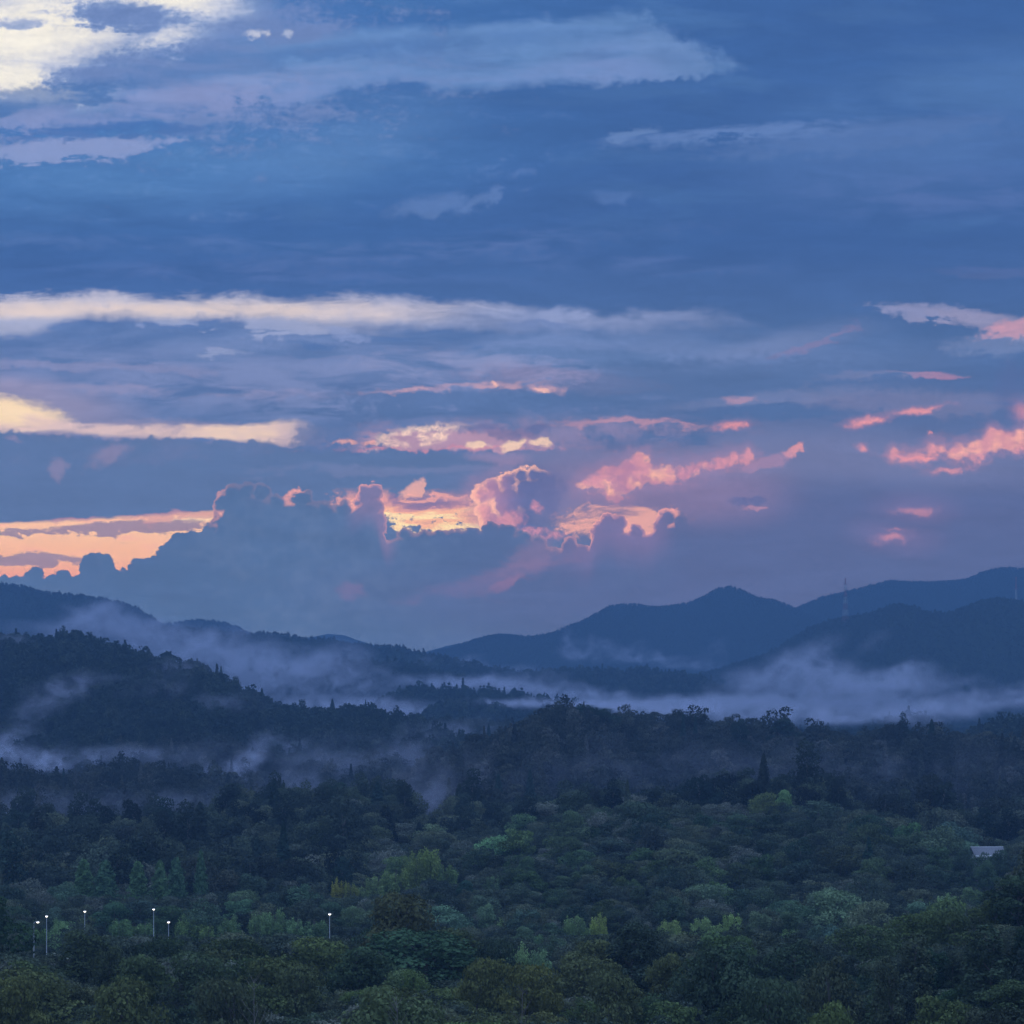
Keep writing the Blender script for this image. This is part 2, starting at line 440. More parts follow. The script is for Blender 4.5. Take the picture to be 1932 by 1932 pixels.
    # lit patches in the gap above the slab
    if seen(500, 1300, 760, 910):
        lit = emax(blob(K, 800, 822, 90, 20, -8, 0.6), blob(K, 740, 832, 40, 12, 0, 0.6))
        gap = sstep(853.0 - yk, -2, 4)
        lay((188, 150, 178), emax(blob(K, 860, 836, 190, 22, 1, 0.6), blob(K, 940, 832, 60, 24, 0, 0.6)) * gap, 0.85)
        lay((246, 210, 194), lit * sstep(nF * 0.7 + nS2 * 0.6 + nG * 0.3, -0.2, 0.4) * gap, 0.92)
        lay((210, 140, 166), blob(W, 830, 849, 200, 4, 0, 0.9) * gap, 0.7)
        lay((246, 210, 186), emax(emax(blob(K, 968, 836, 18, 9, -14, 0.6), blob(K, 900, 840, 20, 6, 0, 0.6)), blob(K, 1022, 834, 22, 8, 4, 0.6)) * gap, 0.85)
    lay((86, 106, 160), emax(blob(K, 940, 812, 70, 10, 4, 0.8), blob(K, 1015, 809, 24, 8, 0, 0.7)), 0.6)
    lay((150, 136, 176), blob(K, 945, 862, 60, 10, 0, 0.8), 0.6)
    lay((88, 118, 170), blob(K, 620, 822, 62, 26, 0, 0.5), 0.75)
    lay((238, 170, 164), emax(blob(K, 652, 831, 16, 4, 6, 0.8), blob(K, 700, 836, 14, 4, 0, 0.9)), 0.7)

    # --- the sunset opening, lower left
    if seen(-900, 520, 920, 1500):
        ys = y + nS2 * 6 + nF * 3
        sun_op = sstep(ys - curve(x, [(-200, 990), (0, 986), (120, 982), (220, 976), (320, 970), (410, 962), (440, 962), (2132, 950)]), -3, 5) * sstep(x, 470, 400)
        glow = ramp((y - 960.0) * (1.0 / 140.0), [(0.0, (250, 190, 165)), (0.25, (252, 198, 168)), (0.6, (249, 186, 160)), (1.0, (238, 156, 150))])
        glow = mix(glow, (238, 166, 164), sstep(nS2, 0.0, 0.5) * 0.55)
        lay(glow, sun_op)
    lay((255, 226, 190), blob(W, 385, 978, 70, 8, -6, 0.8), 0.6)
    lay((156, 138, 166), blob(W, 245, 996, 175, 13, -3, 0.35), 0.95)
    lay((150, 136, 166), emax(blob(W, 30, 1005, 70, 5, 0, 0.5), blob(W, 40, 1053, 110, 11, 2, 0.35)), 0.9)
    lay((206, 150, 166), emax(blob(W, 330, 972, 110, 6, -4, 0.7), blob(W, 130, 980, 40, 4, -3, 0.8)), 0.6)
    # --- second opening in the middle: pink and yellow bars
    if seen(500, 1060, 840, 1080):
        op2 = emax(blob(K, 815, 965, 115, 44, 0, 0.18), blob(K, 700, 945, 60, 40, 20, 0.3))
        bars = ramp(sstep(nS2 + (y - 955.0) * 0.014, -0.9, 0.95), [(0.0, (150, 132, 174)), (0.3, (222, 158, 166)), (0.62, (250, 186, 160)), (0.85, (255, 222, 178)), (1.0, (255, 214, 170))])
        lay(bars, op2 * sstep(y + nF * 10, 915, 945))
    lay((130, 120, 168), emax(blob(W, 840, 948, 60, 7, -1, 0.7), blob(K, 752, 942, 18, 14, 0, 0.5)), 0.75)
    lay((242, 170, 168), blob(W, 830, 936, 70, 2.5, -3, 0.8), 0.8)
    lay((244, 178, 168), blob(K, 778, 925, 26, 12, -40, 0.5), 0.75)
    # pink glow bank right of the middle
    lay((160, 134, 172), blob(SM, 1160, 930, 210, 70, 0, 0.8), 0.48)
    if seen(900, 1420, 860, 1100):
        op3 = blob(K, 1160, 985, 110, 34, -2, 0.35)
        lay((240, 172, 164), op3 * sstep(nS2, -0.5, 0.2), 0.85)
    lay((150, 130, 170), blob(SM, 1390, 930, 90, 50, 0, 0.9), 0.42)
    lay((86, 106, 160), emax(blob(K, 1428, 943, 17, 7, 0, 0.5), blob(K, 1395, 950, 24, 7, 0, 0.7)), 0.6)
    lay((196, 146, 172), blob(K, 1425, 957, 22, 4, 0, 0.7), 0.55)
    # --- cauliflower tower in the middle with a lit left flank
    if seen(800, 1180, 820, 1120):
        d = lumps(B, [(912, 935, 22), (933, 926, 22), (958, 910, 22), (982, 897, 20), (1004, 895, 20), (1026, 907, 22), (1035, 935, 26), (1000, 935, 38), (960, 950, 34), (915, 962, 22), (928, 982, 24), (1030, 970, 28), (1000, 985, 30), (1036, 1005, 22), (950, 985, 20)])
        if d is not None:
            d = d + cau
            twm = sstep(d, 1.5, -2.0)
            lay((170, 136, 174), sstep(d, 34, -4) * sstep(x, 1010, 900) * 0.4)
            tcol = mix((106, 116, 168), (88, 108, 162), sstep(x + nF2 * 40, 975, 1035))
            lay(tcol, twm * sstep(x + nF2 * 30 + nF * 18, 1075, 975))
            lay((98, 110, 164), blob(K, 1020, 930, 44, 46, 0, 0.9), 0.5)
            lay((190, 140, 174), twm * sstep(x + nF2 * 26 + nF * 14, 990, 920), 0.75)
            lay((242, 166, 170), twm * sstep(x + nF2 * 26 + nF * 10 + (y - 930.0) * 0.2, 948, 898), 0.9)
            lay((252, 188, 174), twm * sstep(d + nF * 3, -13, -3) * sstep(x + (y - 900.0) * 0.7, 1046, 975), 0.9)
            lay((168, 132, 174), twm * sstep(nF2 + nF * 0.5, 0.1, 0.6) * sstep(x, 1000, 930), 0.6)
        lay((222, 150, 172), emax(emax(blob(K, 965, 985, 28, 18, 0, 0.7), blob(K, 1012, 965, 12, 14, 0, 0.8)), blob(K, 1010, 1008, 60, 9, 6, 0.8)) * sstep(nF, -0.5, 0.2), 0.75)
    # --- the big pink cloud
    if seen(980, 1520, 780, 1010):
        d = lumps(B, [(1103, 917, 8), (1124, 908, 12), (1145, 899, 15), (1170, 897, 16), (1160, 918, 14), (1158, 932, 8), (1190, 886, 15), (1204, 871, 12), (1215, 890, 15), (1200, 904, 13), (1240, 897, 13), (1265, 895, 12), (1290, 890, 12), (1312, 885, 10), (1335, 877, 9), (1360, 870, 8), (1385, 864, 7), (1408, 859, 6), (1180, 924, 9)], 3.0, 16.0)
        if d is not None:
            d = d + cau * 0.8 + nF * 9 + nG * 7 + nS2 * 5
            lay((168, 136, 174), sstep(d, 30, -2), 0.5)
            inn = sstep(d, 6, -5)
            lay((218, 150, 170), inn, 0.9)
            lay((253, 190, 168), inn * sstep(nF2 * 0.8 + nF * 0.7 + nG * 0.3, -0.25, 0.45), 0.95)
            lay((172, 130, 170), inn * sstep(nF * 0.6 - nF2 * 0.9 + (y - 888.0) * 0.01, 0.05, 0.5), 0.75)
    lay((232, 156, 166), blob(K, 1500, 850, 22, 9, -24, 0.5), 0.85)
    lay((176, 140, 176), blob(K, 1450, 870, 50, 10, -18, 0.8), 0.6)

    # --- the main cumulus wall, silhouetted
    if seen(-900, 1500, 860, 1500):
        base = curve(x, [(-200, 1092), (0, 1088), (60, 1082), (90, 1087), (120, 1082), (142, 1084), (165, 1064), (210, 1064), (228, 1073), (262, 1064), (295, 1056), (320, 1036), (350, 1014), (400, 1000), (418, 970), (430, 942), (470, 930), (520, 946), (570, 942), (620, 955), (660, 958), (690, 942), (706, 948), (718, 985), (733, 1016), (750, 1010), (780, 1003), (900, 998), (1000, 1010), (1030, 1026), (1050, 1036), (1075, 1024), (1110, 1030), (1124, 1000), (1150, 985), (1175, 1000), (1195, 1000), (1220, 1004), (1245, 988), (1290, 984), (1340, 1000), (2132, 1010)])
        d = base - y
        q = lumps(B, [(8, 1094, 9), (30, 1092, 6), (57, 1084, 15), (72, 1081, 10), (96, 1090, 7), (112, 1087, 11), (126, 1086, 9), (146, 1088, 7), (160, 1074, 13), (176, 1063, 22), (193, 1060, 21), (206, 1070, 13), (234, 1075, 8), (246, 1072, 8), (261, 1066, 12), (275, 1062, 10), (288, 1061, 9),
                      (308, 1062, 20), (322, 1040, 20), (345, 1025, 22), (368, 1019, 19), (392, 1008, 18), (404, 1000, 12), (424, 950, 21), (438, 936, 21), (462, 930, 19), (420, 984, 15), (492, 933, 19), (520, 956, 21), (563, 944, 20), (578, 937, 14), (610, 964, 19), (648, 964, 20),
                      (690, 934, 19), (706, 929, 15), (673, 950, 12), (700, 960, 23), (706, 990, 24), (696, 1012, 28), (765, 1012, 15), (800, 1017, 14), (830, 1017, 15), (860, 1013, 17), (890, 1009, 17), (925, 1005, 19), (955, 1008, 19), (985, 1018, 17), (1015, 1028, 15),
                      (1046, 1045, 13), (1078, 1032, 16), (1100, 1037, 11), (1146, 998, 28), (1165, 990, 19), (1160, 1018, 19), (1131, 1015, 13), (1202, 1006, 16), (1262, 982, 20), (1250, 996, 15), (1281, 986, 18)])
        d = base - y + 5.0
        if q is not None: d = Ex.math('SMOOTH_MIN', d, q + cau, 8.0)
        d = -1.0 * d
        wall = sstep(d, -1.0, 1.6)
        wcol = mix((83, 114, 161), (88, 109, 158), sstep(x + nL * 60, 500, 1250))
        wcol = mix(wcol, (90, 106, 156), sstep(x, 1200, 1500))
        lay(wcol, wall * sstep(x + nF2 * 30, 1330, 1270))
        lay((98, 124, 168), wall * sstep(nF2 * 0.6 + nL * 0.6 + bl * 0.4, 0.1, 0.8) * sstep(x, 1330, 1100), 0.55)
        lay((74, 102, 150), wall * sstep(nF2 * 0.6 - nL * 0.5 + nF * 0.3, 0.1, 0.7) * sstep(x, 1330, 1100), 0.45)
        fade_r = sstep(x + nL * 60, 1220, 1330)
        lay((90, 108, 157), sstep(y + nL * 30, 960, 1060) * fade_r, 0.8)
        rim = sstep(d + nF * 2, 8, 0.5) * sstep(d, -2.5, 0)
        rim_x = curve(x, [(-200, 0), (390, 0), (405, 60), (425, 40), (450, 10), (520, 10), (540, 70), (566, 90), (580, 10), (640, 20), (665, 100), (690, 110), (710, 80), (730, 50), (745, 20), (850, 30), (890, 10), (980, 20), (1046, 25), (1080, 55), (1100, 25), (1118, 110), (1150, 110), (1175, 30), (1188, 110), (1210, 60), (1240, 110), (1275, 100), (1290, 0), (2132, 0)], ylo=0.0, yhi=200.0) * 0.0085
        lay((246, 168, 166), rim * rim_x)
        lay((150, 128, 170), sstep(d, 60, 0) * wall * sstep(x, 640, 690) * sstep(x, 760, 720), 0.55)
        lay((146, 124, 170), sstep(d, 90, 0) * wall * sstep(x, 1010, 1120) * sstep(x, 1290, 1230), 0.5)
    lay((236, 164, 166), blob(K, 548, 940, 16, 6, -40, 0.6), 0.6)
    # pink streaks on and under the wall
    lay((134, 120, 164), blob(W, 940, 1085, 130, 18, -14, 0.8), 0.6)
    lay((170, 126, 164), blob(K, 955, 1098, 34, 8, -20, 0.8), 0.6)
    lay((128, 118, 164), blob(K, 662, 1115, 26, 16, -10, 0.8), 0.6)
    lay((112, 118, 166), blob(W, 830, 1118, 80, 14, -8, 0.9), 0.5)
    lay((150, 128, 168), blob(K, 1000, 1050, 50, 22, -30, 0.9), 0.45)
    lay((92, 110, 160), blob(SM, 1050, 1120, 330, 50, 0, 0.9), 0.45)

    # --- pink flecks at the right
    if seen(1560, 2300, 740, 930):
        d = lumps(B, [(1688, 857, 5), (1705, 859, 4), (1720, 858, 5), (1738, 861, 4), (1760, 845, 6), (1778, 846, 6), (1800, 854, 8), (1816, 851, 11), (1842, 845, 13), (1866, 838, 13), (1886, 832, 13), (1906, 834, 13), (1926, 831, 15), (1955, 828, 18), (1850, 856, 7), (1874, 818, 6), (2000, 822, 20)], 3.0, 16.0)
        if d is not None:
            d = d + cau * 0.6 + nF * 9 + nG * 6 + nS2 * 5
            lay((176, 138, 172), sstep(d, 22, -2), 0.6)
            inn = sstep(d, 6, -5)
            lay((220, 152, 168), inn, 0.9)
            lay((252, 184, 168), inn * sstep(nF2 * 0.8 + nF * 0.6 + nG * 0.3, -0.2, 0.5), 0.85)
            lay((178, 136, 170), inn * sstep(nF - nF2 * 0.4, 0.22, 0.55), 0.55)
    for (bx, by, rx, ry, ro, k) in ((1632, 797, 30, 7, -8, .85), (1735, 774, 40, 6, -8, .85), (1382, 804, 26, 6, -4, .8), (1700, 859, 22, 4, 0, .85), (1735, 862, 26, 4, 4, .85),
                                    (1628, 847, 11, 6, 0, .75), (1790, 887, 30, 5, -6, .6), (1925, 775, 14, 16, -30, .6), (1727, 963, 28, 6, 0, .75), (1685, 1017, 26, 7, -6, .95), (1693, 1000, 16, 3, 0, .5),
                                    (1756, 822, 6, 3, 20, .8)):
        e = ell(K, bx, by, rx, ry, ro)
        if not isinstance(e, Ex): continue
        lay((182, 138, 172), sstep(e, 2.4, 0.4), k * 0.6)
        lay((242, 156, 164), sstep(e, 1.5, 0.1), k * 0.9)
    lay((124, 118, 166), emax(blob(SM, 1725, 960, 60, 22, 0, 0.9), blob(SM, 1690, 1010, 60, 24, 0, 0.9)), 0.5)
    lay((84, 106, 158), blob(K, 1905, 740, 26, 50, 0, 0.8), 0.5)

    # soft overall unevenness of the cloud sheet
    hsv = t.nodes.new('ShaderNodeHueSaturation')
    t.links.new(c.s, hsv.inputs['Color'])
    hsv.inputs['Saturation'].default_value = 0.97
    val = 0.955 + nS2 * 0.075 + nL * 0.04 + nG * 0.03
    t.links.new(val.s, hsv.inputs['Value'])
    c = Ex(hsv.outputs[0])
    em = t.nodes.new('ShaderNodeEmission')
    if SKY_THROUGH_HAZE:
        # the colours above are what is seen from the lookout; the light leaving the clouds is
        # stronger and the haze layer in between takes part of it
        tt = emax(dz / dy, 0.004)
        dist = Ex.math('MINIMUM', HAZE_TOP / tt, HAZE_FAR)
        T = Ex.math('EXPONENT', dist * (-SIGMA))
        sep = t.nodes.new('ShaderNodeSeparateColor'); t.links.new(c.s, sep.inputs[0])
        cmb = t.nodes.new('ShaderNodeCombineColor')
        for i in range(3):
            v = emax((Ex(sep.outputs[i]) - (1.0 - T) * (tt * 1.0 + 0.97) * AIR[i]) / T, 0.01)
            t.links.new(v.s, cmb.inputs[i])
        c = Ex(cmb.outputs[0])
    t.links.new(c.s, em.inputs['Color'])
    out = t.nodes.new('ShaderNodeOutputMaterial')
    t.links.new(em.outputs[0], out.inputs['Surface'])
    m.cycles.emission_sampling = 'NONE'
    return m


def build_sky():
    bm = bmesh.new()
    rad = 21000.0
    xe = [-711, 480, 1080, 2643]
    ye = [-620, 175, 420, 640, 800, 905, 1010, 1130, 1440]
    mats = []
    for j in range(len(ye) - 1):
        for i in range(len(xe) - 1):
            mats.append(sky_material((xe[i], xe[i + 1], ye[j], ye[j + 1])))
    def line(e, n):
        out = []
        for k in range(len(e) - 1): out += [(e[k] + (e[k + 1] - e[k]) * q / n, k) for q in range(n)]
        return out + [(e[-1], len(e) - 2)]
    X, Y = line(xe, 14), line(ye, 4)
    grid = [[bm.verts.new(Vector(((x - CX) / FOC, 1.0, (HOR - y) / FOC)).normalized() * rad) for x, _ in X] for y, _ in Y]
    for j in range(len(Y) - 1):
        for i in range(len(X) - 1):
            f = bm.faces.new((grid[j][i], grid[j][i + 1], grid[j + 1][i + 1], grid[j + 1][i]))
            f.material_index = Y[j][1] * (len(xe) - 1) + X[i][1]
    me = bpy.data.meshes.new('sky'); bm.to_mesh(me); bm.free()
    o = bpy.data.objects.new('sky', me); COL.objects.link(o)
    o.location = (0, 0, EYE)
    for m in mats: me.materials.append(m)
    o['label'] = 'dusk sky of blue and lilac cloud bands with pink and orange lit edges'
    o['category'] = 'sky'; o['kind'] = 'structure'
    return o
SKY_THROUGH_HAZE = True
HAZE_FAR = 13260.0
build_sky()

# ------------------------------------------------------------------ the land
def hash2(i, j, s):
    h = (i.astype(np.int64) * 374761393 + j.astype(np.int64) * 668265263 + s * 974711) & 0xFFFFFFFF
    h = ((h ^ (h >> 13)) * 1274126177) & 0xFFFFFFFF
    return ((h ^ (h >> 16)) & 0xFFFF) / 65535.0
def vnoise(x, y, s=0):
    """value noise 0..1"""
    i, j = np.floor(x), np.floor(y)
    u, v = x - i, y - j
    u, v = u * u * (3 - 2 * u), v * v * (3 - 2 * v)
    a, b = hash2(i, j, s), hash2(i + 1, j, s)
    c, d = hash2(i, j + 1, s), hash2(i + 1, j + 1, s)
    return (a * (1 - u) + b * u) * (1 - v) + (c * (1 - u) + d * u) * v
def fbm(x, y, s=0, n=4):
    t, a, k = 0.0, 0.5, 1.0
    for q in range(n):
        t = t + a * (vnoise(x * k, y * k, s + q) - 0.5); a *= 0.5; k *= 2.03
    return t                                            # about -0.5..0.5

# every ridge: crest distance, height of the trees on it, run of the near and far slope, and the
# line its tree tops draw against what is behind (column, row as seen from the lookout)
RIDGES = [
    dict(d=560, th=10.5, lf=1500, lb=110, pts=[(-600, 1800), (-10, 1800), (40, 1806), (95, 1808), (130, 1775), (160, 1764), (200, 1780), (300, 1786), (500, 1776), (700, 1768), (850, 1772), (930, 1796), (1000, 1788), (1100, 1780), (1180, 1766), (1240, 1778), (1320, 1800), (1440, 1785), (1520, 1776), (1600, 1750), (1700, 1735), (1800, 1722), (1870, 1690), (1932, 1645), (2200, 1590), (2532, 1570)]),
    dict(d=1120, th=10, lf=330, lb=160, pts=[(-600, 1700), (600, 1690), (700, 1660), (760, 1622), (800, 1590), (860, 1602), (940, 1585), (980, 1572), (1060, 1545), (1140, 1524), (1220, 1512), (1300, 1505), (1400, 1500), (1450, 1498), (1520, 1504), (1600, 1515), (1660, 1545), (1740, 1582), (1800, 1606), (1840, 1632), (1900, 1660), (2532, 1690)]),
    dict(d=1230, th=14, lf=200, lb=160, pts=[(-600, 1566), (-20, 1562), (60, 1564), (150, 1562), (240, 1563), (330, 1572), (400, 1552), (450, 1524), (520, 1506), (600, 1512), (650, 1494), (700, 1486), (740, 1490), (780, 1532), (800, 1575), (815, 1590), (840, 1560), (870, 1528), (920, 1500), (1000, 1510), (1060, 1530), (1200, 1530), (2532, 1540)]),
    dict(d=1420, th=8, lf=260, lb=200, pts=[(-600, 1640), (1300, 1600), (1420, 1530), (1560, 1506), (1640, 1498), (1760, 1500), (1850, 1510), (1900, 1560), (1932, 1572), (2532, 1560)]),
    dict(d=1700, th=14, lf=420, lb=260, pts=[(-600, 1560), (560, 1540), (660, 1505), (740, 1478), (800, 1444), (850, 1414), (920, 1390), (960, 1374), (1010, 1352), (1040, 1338), (1080, 1334), (1120, 1336), (1160, 1346), (1200, 1352), (1290, 1350), (1340, 1358), (1390, 1364), (1450, 1370), (1480, 1360), (1510, 1382), (1560, 1378), (1620, 1388), (1700, 1374), (1760, 1380), (1820, 1390), (1870, 1396), (1932, 1402), (2532, 1410)]),
    dict(d=1780, th=14, lf=360, lb=260, pts=[(-600, 1462), (-20, 1460), (60, 1464), (110, 1468), (160, 1464), (200, 1460), (250, 1452), (310, 1453), (360, 1464), (400, 1474), (440, 1488), (480, 1504), (520, 1522), (600, 1560), (2532, 1640)]),
    dict(d=2300, th=11, lf=400, lb=300, pts=[(-600, 1560), (1560, 1500), (1760, 1420), (1820, 1392), (1850, 1366), (1880, 1356), (1932, 1352), (2532, 1340)]),
    dict(d=2650, th=12, lf=900, lb=480, pts=[(-600, 1215), (-100, 1203), (0, 1200), (40, 1196), (70, 1200), (90, 1201), (110, 1196), (150, 1196), (200, 1211), (250, 1227), (300, 1240), (350, 1250), (380, 1256), (410, 1270), (440, 1284), (480, 1305), (510, 1323), (560, 1336), (610, 1341), (650, 1337), (690, 1336), (720, 1341), (760, 1348), (800, 1354), (860, 1358), (920, 1361), (980, 1366), (1020, 1364), (1100, 1362), (1250, 1368), (1400, 1376), (1560, 1380), (1700, 1410), (2532, 1430)]),
    dict(d=3350, th=10, lf=300, lb=260, pts=[(-600, 1420), (700, 1400), (780, 1356), (835, 1319), (880, 1309), (920, 1321), (980, 1337), (1040, 1354), (1120, 1390), (1500, 1400), (1620, 1372), (1690, 1352), (1720, 1344), (1745, 1350), (1800, 1376), (1900, 1400), (2532, 1400)]),
    dict(d=3900, th=10, lf=320, lb=280, pts=[(-600, 1400), (620, 1352), (690, 1330), (760, 1299), (800, 1293), (880, 1296), (940, 1300), (1020, 1309), (1085, 1320), (1180, 1350), (2532, 1400)]),
    dict(d=4700, th=10, lf=420, lb=400, pts=[(-600, 1330), (560, 1262), (640, 1243), (700, 1247), (760, 1244), (800, 1256), (830, 1264), (870, 1274), (930, 1290), (1000, 1310), (1200, 1340), (2532, 1360)]),
    dict(d=5100, th=10, lf=420, lb=400, pts=[(-600, 1340), (900, 1290), (990, 1266), (1060, 1260), (1130, 1260), (1180, 1262), (1220, 1257), (1270, 1267), (1330, 1275), (1360, 1293), (1400, 1315), (1500, 1330), (2532, 1340)]),
    dict(d=5700, th=10, lf=700, lb=500, pts=[(-600, 1210), (240, 1180), (290, 1172), (330, 1178), (380, 1181), (430, 1187), (490, 1188), (540, 1190), (570, 1197), (610, 1198), (660, 1207), (720, 1214), (745, 1210), (765, 1217), (800, 1224), (840, 1232), (880, 1245), (930, 1258), (970, 1262), (1040, 1290), (2532, 1330)]),
    dict(d=6300, th=10, lf=1100, lb=700, pts=[(-600, 1310), (1200, 1290), (1340, 1262), (1400, 1243), (1450, 1228), (1490, 1203), (1520, 1183), (1560, 1167), (1590, 1160), (1640, 1152), (1680, 1137), (1700, 1135), (1720, 1138), (1745, 1148), (1780, 1152), (1820, 1140), (1850, 1128), (1880, 1123), (1932, 1130), (2100, 1150), (2532, 1160)]),
    dict(d=7300, th=10, lf=1100, lb=700, pts=[(-600, 1070), (-150, 1082), (0, 1095), (40, 1100), (90, 1113), (130, 1116), (180, 1122), (230, 1132), (260, 1144), (290, 1162), (315, 1180), (350, 1205), (400, 1230), (600, 1290), (2532, 1330)]),
    dict(d=8300, th=10, lf=900, lb=700, pts=[(-600, 1240), (230, 1200), (310, 1174), (340, 1169), (375, 1165), (420, 1170), (450, 1180), (480, 1195), (520, 1220), (600, 1260), (2532, 1330)]),
    dict(d=9000, th=10, lf=1400, lb=900, pts=[(-600, 1330), (700, 1270), (820, 1224), (850, 1219), (910, 1198), (940, 1193), (1000, 1198), (1040, 1192), (1100, 1167), (1150, 1140), (1200, 1136), (1240, 1142), (1300, 1134), (1330, 1120), (1350, 1109), (1375, 1103), (1400, 1110), (1430, 1124), (1460, 1128), (1490, 1140), (1520, 1152), (1600, 1190), (1800, 1240), (2532, 1290)]),
    dict(d=10200, th=10, lf=1500, lb=900, pts=[(-600, 1330), (1300, 1240), (1430, 1180), (1500, 1144), (1550, 1124), (1600, 1112), (1640, 1102), (1680, 1092), (1720, 1095), (1760, 1094), (1800, 1092), (1830, 1087), (1860, 1074), (1890, 1067), (1932, 1070), (2100, 1085), (2532, 1100)]),
    dict(d=12300, th=10, lf=1400, lb=400, pts=[(-600, 1290), (480, 1230), (590, 1197), (620, 1191), (650, 1194), (690, 1208), (760, 1228), (800, 1226), (845, 1213), (880, 1207), (920, 1194), (945, 1190), (965, 1191), (1000, 1200), (1100, 1230), (2532, 1260)]),
]
for k, r in enumerate(RIDGES):
    r['px'] = np.array([p[0] for p in r['pts']], float); r['py'] = np.array([p[1] for p in r['pts']], float)
    r['k'] = k

def crest(r, px):
    d = r['d'] * (1 + 0.045 * np.sin(px * 0.0042 + r['k'] * 2.1) + 0.02 * np.sin(px * 0.013 + r['k']))
    z = EYE + (HOR - np.interp(px, r['px'], r['py'])) / FOC * d - r['th']
    return d, z
def valley(px, d):
    z = np.interp(d, [0, 300, 620, 800, 1300, 2000, 3200, 5000, 13500], [28, 28, 20, 17, 12, 4, 0, 0, 0])
    return z
def ground_z(px, d, which=False):
    px = np.asarray(px, float); d = np.asarray(d, float)
    X = (px - CX) / FOC * d
    base = valley(px, d)
    z = base.copy() + fbm(X / 90, d / 90, 3) * 5
    w = np.full(z.shape, -1)
    for r in RIDGES:
        c, cz = crest(r, px)
        h = cz - base
        u = np.where(d < c, (c - d) / r['lf'], (d - c) / r['lb'])
        rough = fbm(X / (r['lf'] * 0.32), d / (r['lf'] * 0.55), 11 + r['k'], 4)
        uu = np.clip(u * (1 + 0.9 * rough * np.clip(u * 6, 0, 1)), 0, 1)
        prof = 0.5 + 0.5 * np.cos(np.pi * uu ** 0.9)
        zr = np.where(h > 0, base + h * prof - 2.0 * (u > 1.0), -50.0)
        w = np.where(zr > z, r['k'], w)
        z = np.maximum(z, zr)
    z = z + fbm(X / 22, d / 22, 31, 3) * np.clip(d / 1500, 0.5, 3.0)
    return (z, w) if which else z
def at(px, d, dz=0.0):
    """the ground point seen in column px at distance d"""
    z = float(ground_z(np.array([px]), np.array([d]))[0])
    return Vector(((px - CX) / FOC * d, d, z + dz))


def new_mat(name):
    m = bpy.data.materials.new(name); m.use_nodes = True
    nt = m.node_tree; nt.nodes.clear()
    return m, nt, nt.nodes, nt.links
def plain(name, col, rough=0.7, metal=0.0, emit=None, strength=0.0):
    m, nt, N, L = new_mat(name)
    b = N.new('ShaderNodeBsdfPrincipled'); o = N.new('ShaderNodeOutputMaterial')
    b.inputs['Roughness'].default_value = rough; b.inputs['Metallic'].default_value = metal
    if emit:
        b.inputs['Emission Color'].default_value = (*emit, 1); b.inputs['Emission Strength'].default_value = strength
    no = N.new('ShaderNodeTexNoise'); no.inputs['Scale'].default_value = 1.7; no.inputs['Detail'].default_value = 4
    tc = N.new('ShaderNodeTexCoord'); L.new(tc.outputs['Object'], no.inputs['Vector'])
    mx = N.new('ShaderNodeMix'); mx.data_type = 'RGBA'
    mx.inputs[6].default_value = (*[c * 0.78 for c in col], 1); mx.inputs[7].default_value = (*[min(1, c * 1.15) for c in col], 1)
    L.new(no.outputs[0], mx.inputs['Factor']); L.new(mx.outputs[2], b.inputs['Base Color'])
    L.new(b.outputs[0], o.inputs['Surface'])
    return m

def ground_material():
    m, nt, N, L = new_mat('undergrowth_and_far_forest'); Ex.tree = nt
    tc = N.new('ShaderNodeTexCoord')
    P = Ex(tc.outputs['Object'])
    n1 = noise(P, 0.02, 5, 0.6); n2 = noise(P, 0.12, 4, 0.65); n3 = noise(P, 0.004, 3, 0.5)
    r = ramp(Ex.math('MULTIPLY_ADD', n1 + n2, 0.32, 0.5), [(0.1, (26, 32, 27)), (0.45, (32, 39, 30)), (0.7, (38, 45, 33)), (1.0, (46, 52, 38))])
    b = N.new('ShaderNodeBsdfDiffuse'); o = N.new('ShaderNodeOutputMaterial')
    L.new(r.s, b.inputs['Color']); L.new(b.outputs[0], o.inputs['Surface'])
    return m

def mesh_np(name, V, F, smooth=False):
    """mesh from numpy vertices and equal-sized faces"""
    me = bpy.data.meshes.new(name)
    V = np.asarray(V, np.float32); F = np.asarray(F, np.int32)
    n, k = F.shape
    me.vertices.add(len(V)); me.vertices.foreach_set('co', V.ravel())
    me.loops.add(n * k); me.loops.foreach_set('vertex_index', F.ravel())
    me.polygons.add(n)
    me.polygons.foreach_set('loop_start', np.arange(n, dtype=np.int32) * k)
    if smooth: me.polygons.foreach_set('use_smooth', np.ones(n, bool))
    me.update(calc_edges=True)
    return me

def build_ground():
    cols = np.linspace(-560, 2492, 560)
    rows = np.concatenate([np.geomspace(130, 13200, 700)])
    PX, D = np.meshgrid(cols, rows)
    Z = ground_z(PX, D)
    V = np.stack([(PX - CX) / FOC * D, D, Z], -1).reshape(-1, 3)
    nr, nc = PX.shape
    i = np.arange(nr - 1)[:, None] * nc + np.arange(nc - 1)[None, :]
    F = np.stack([i, i + 1, i + nc + 1, i + nc], -1).reshape(-1, 4)
    me = mesh_np('terrain', V, F, True)
    o = bpy.data.objects.new('terrain', me); COL.objects.link(o)
    me.materials.append(ground_material())
    o['label'] = 'dark wooded valley floor and the ranks of forested hills behind it'
    o['category'] = 'terrain'; o['kind'] = 'structure'
    return o
terrain = build_ground()

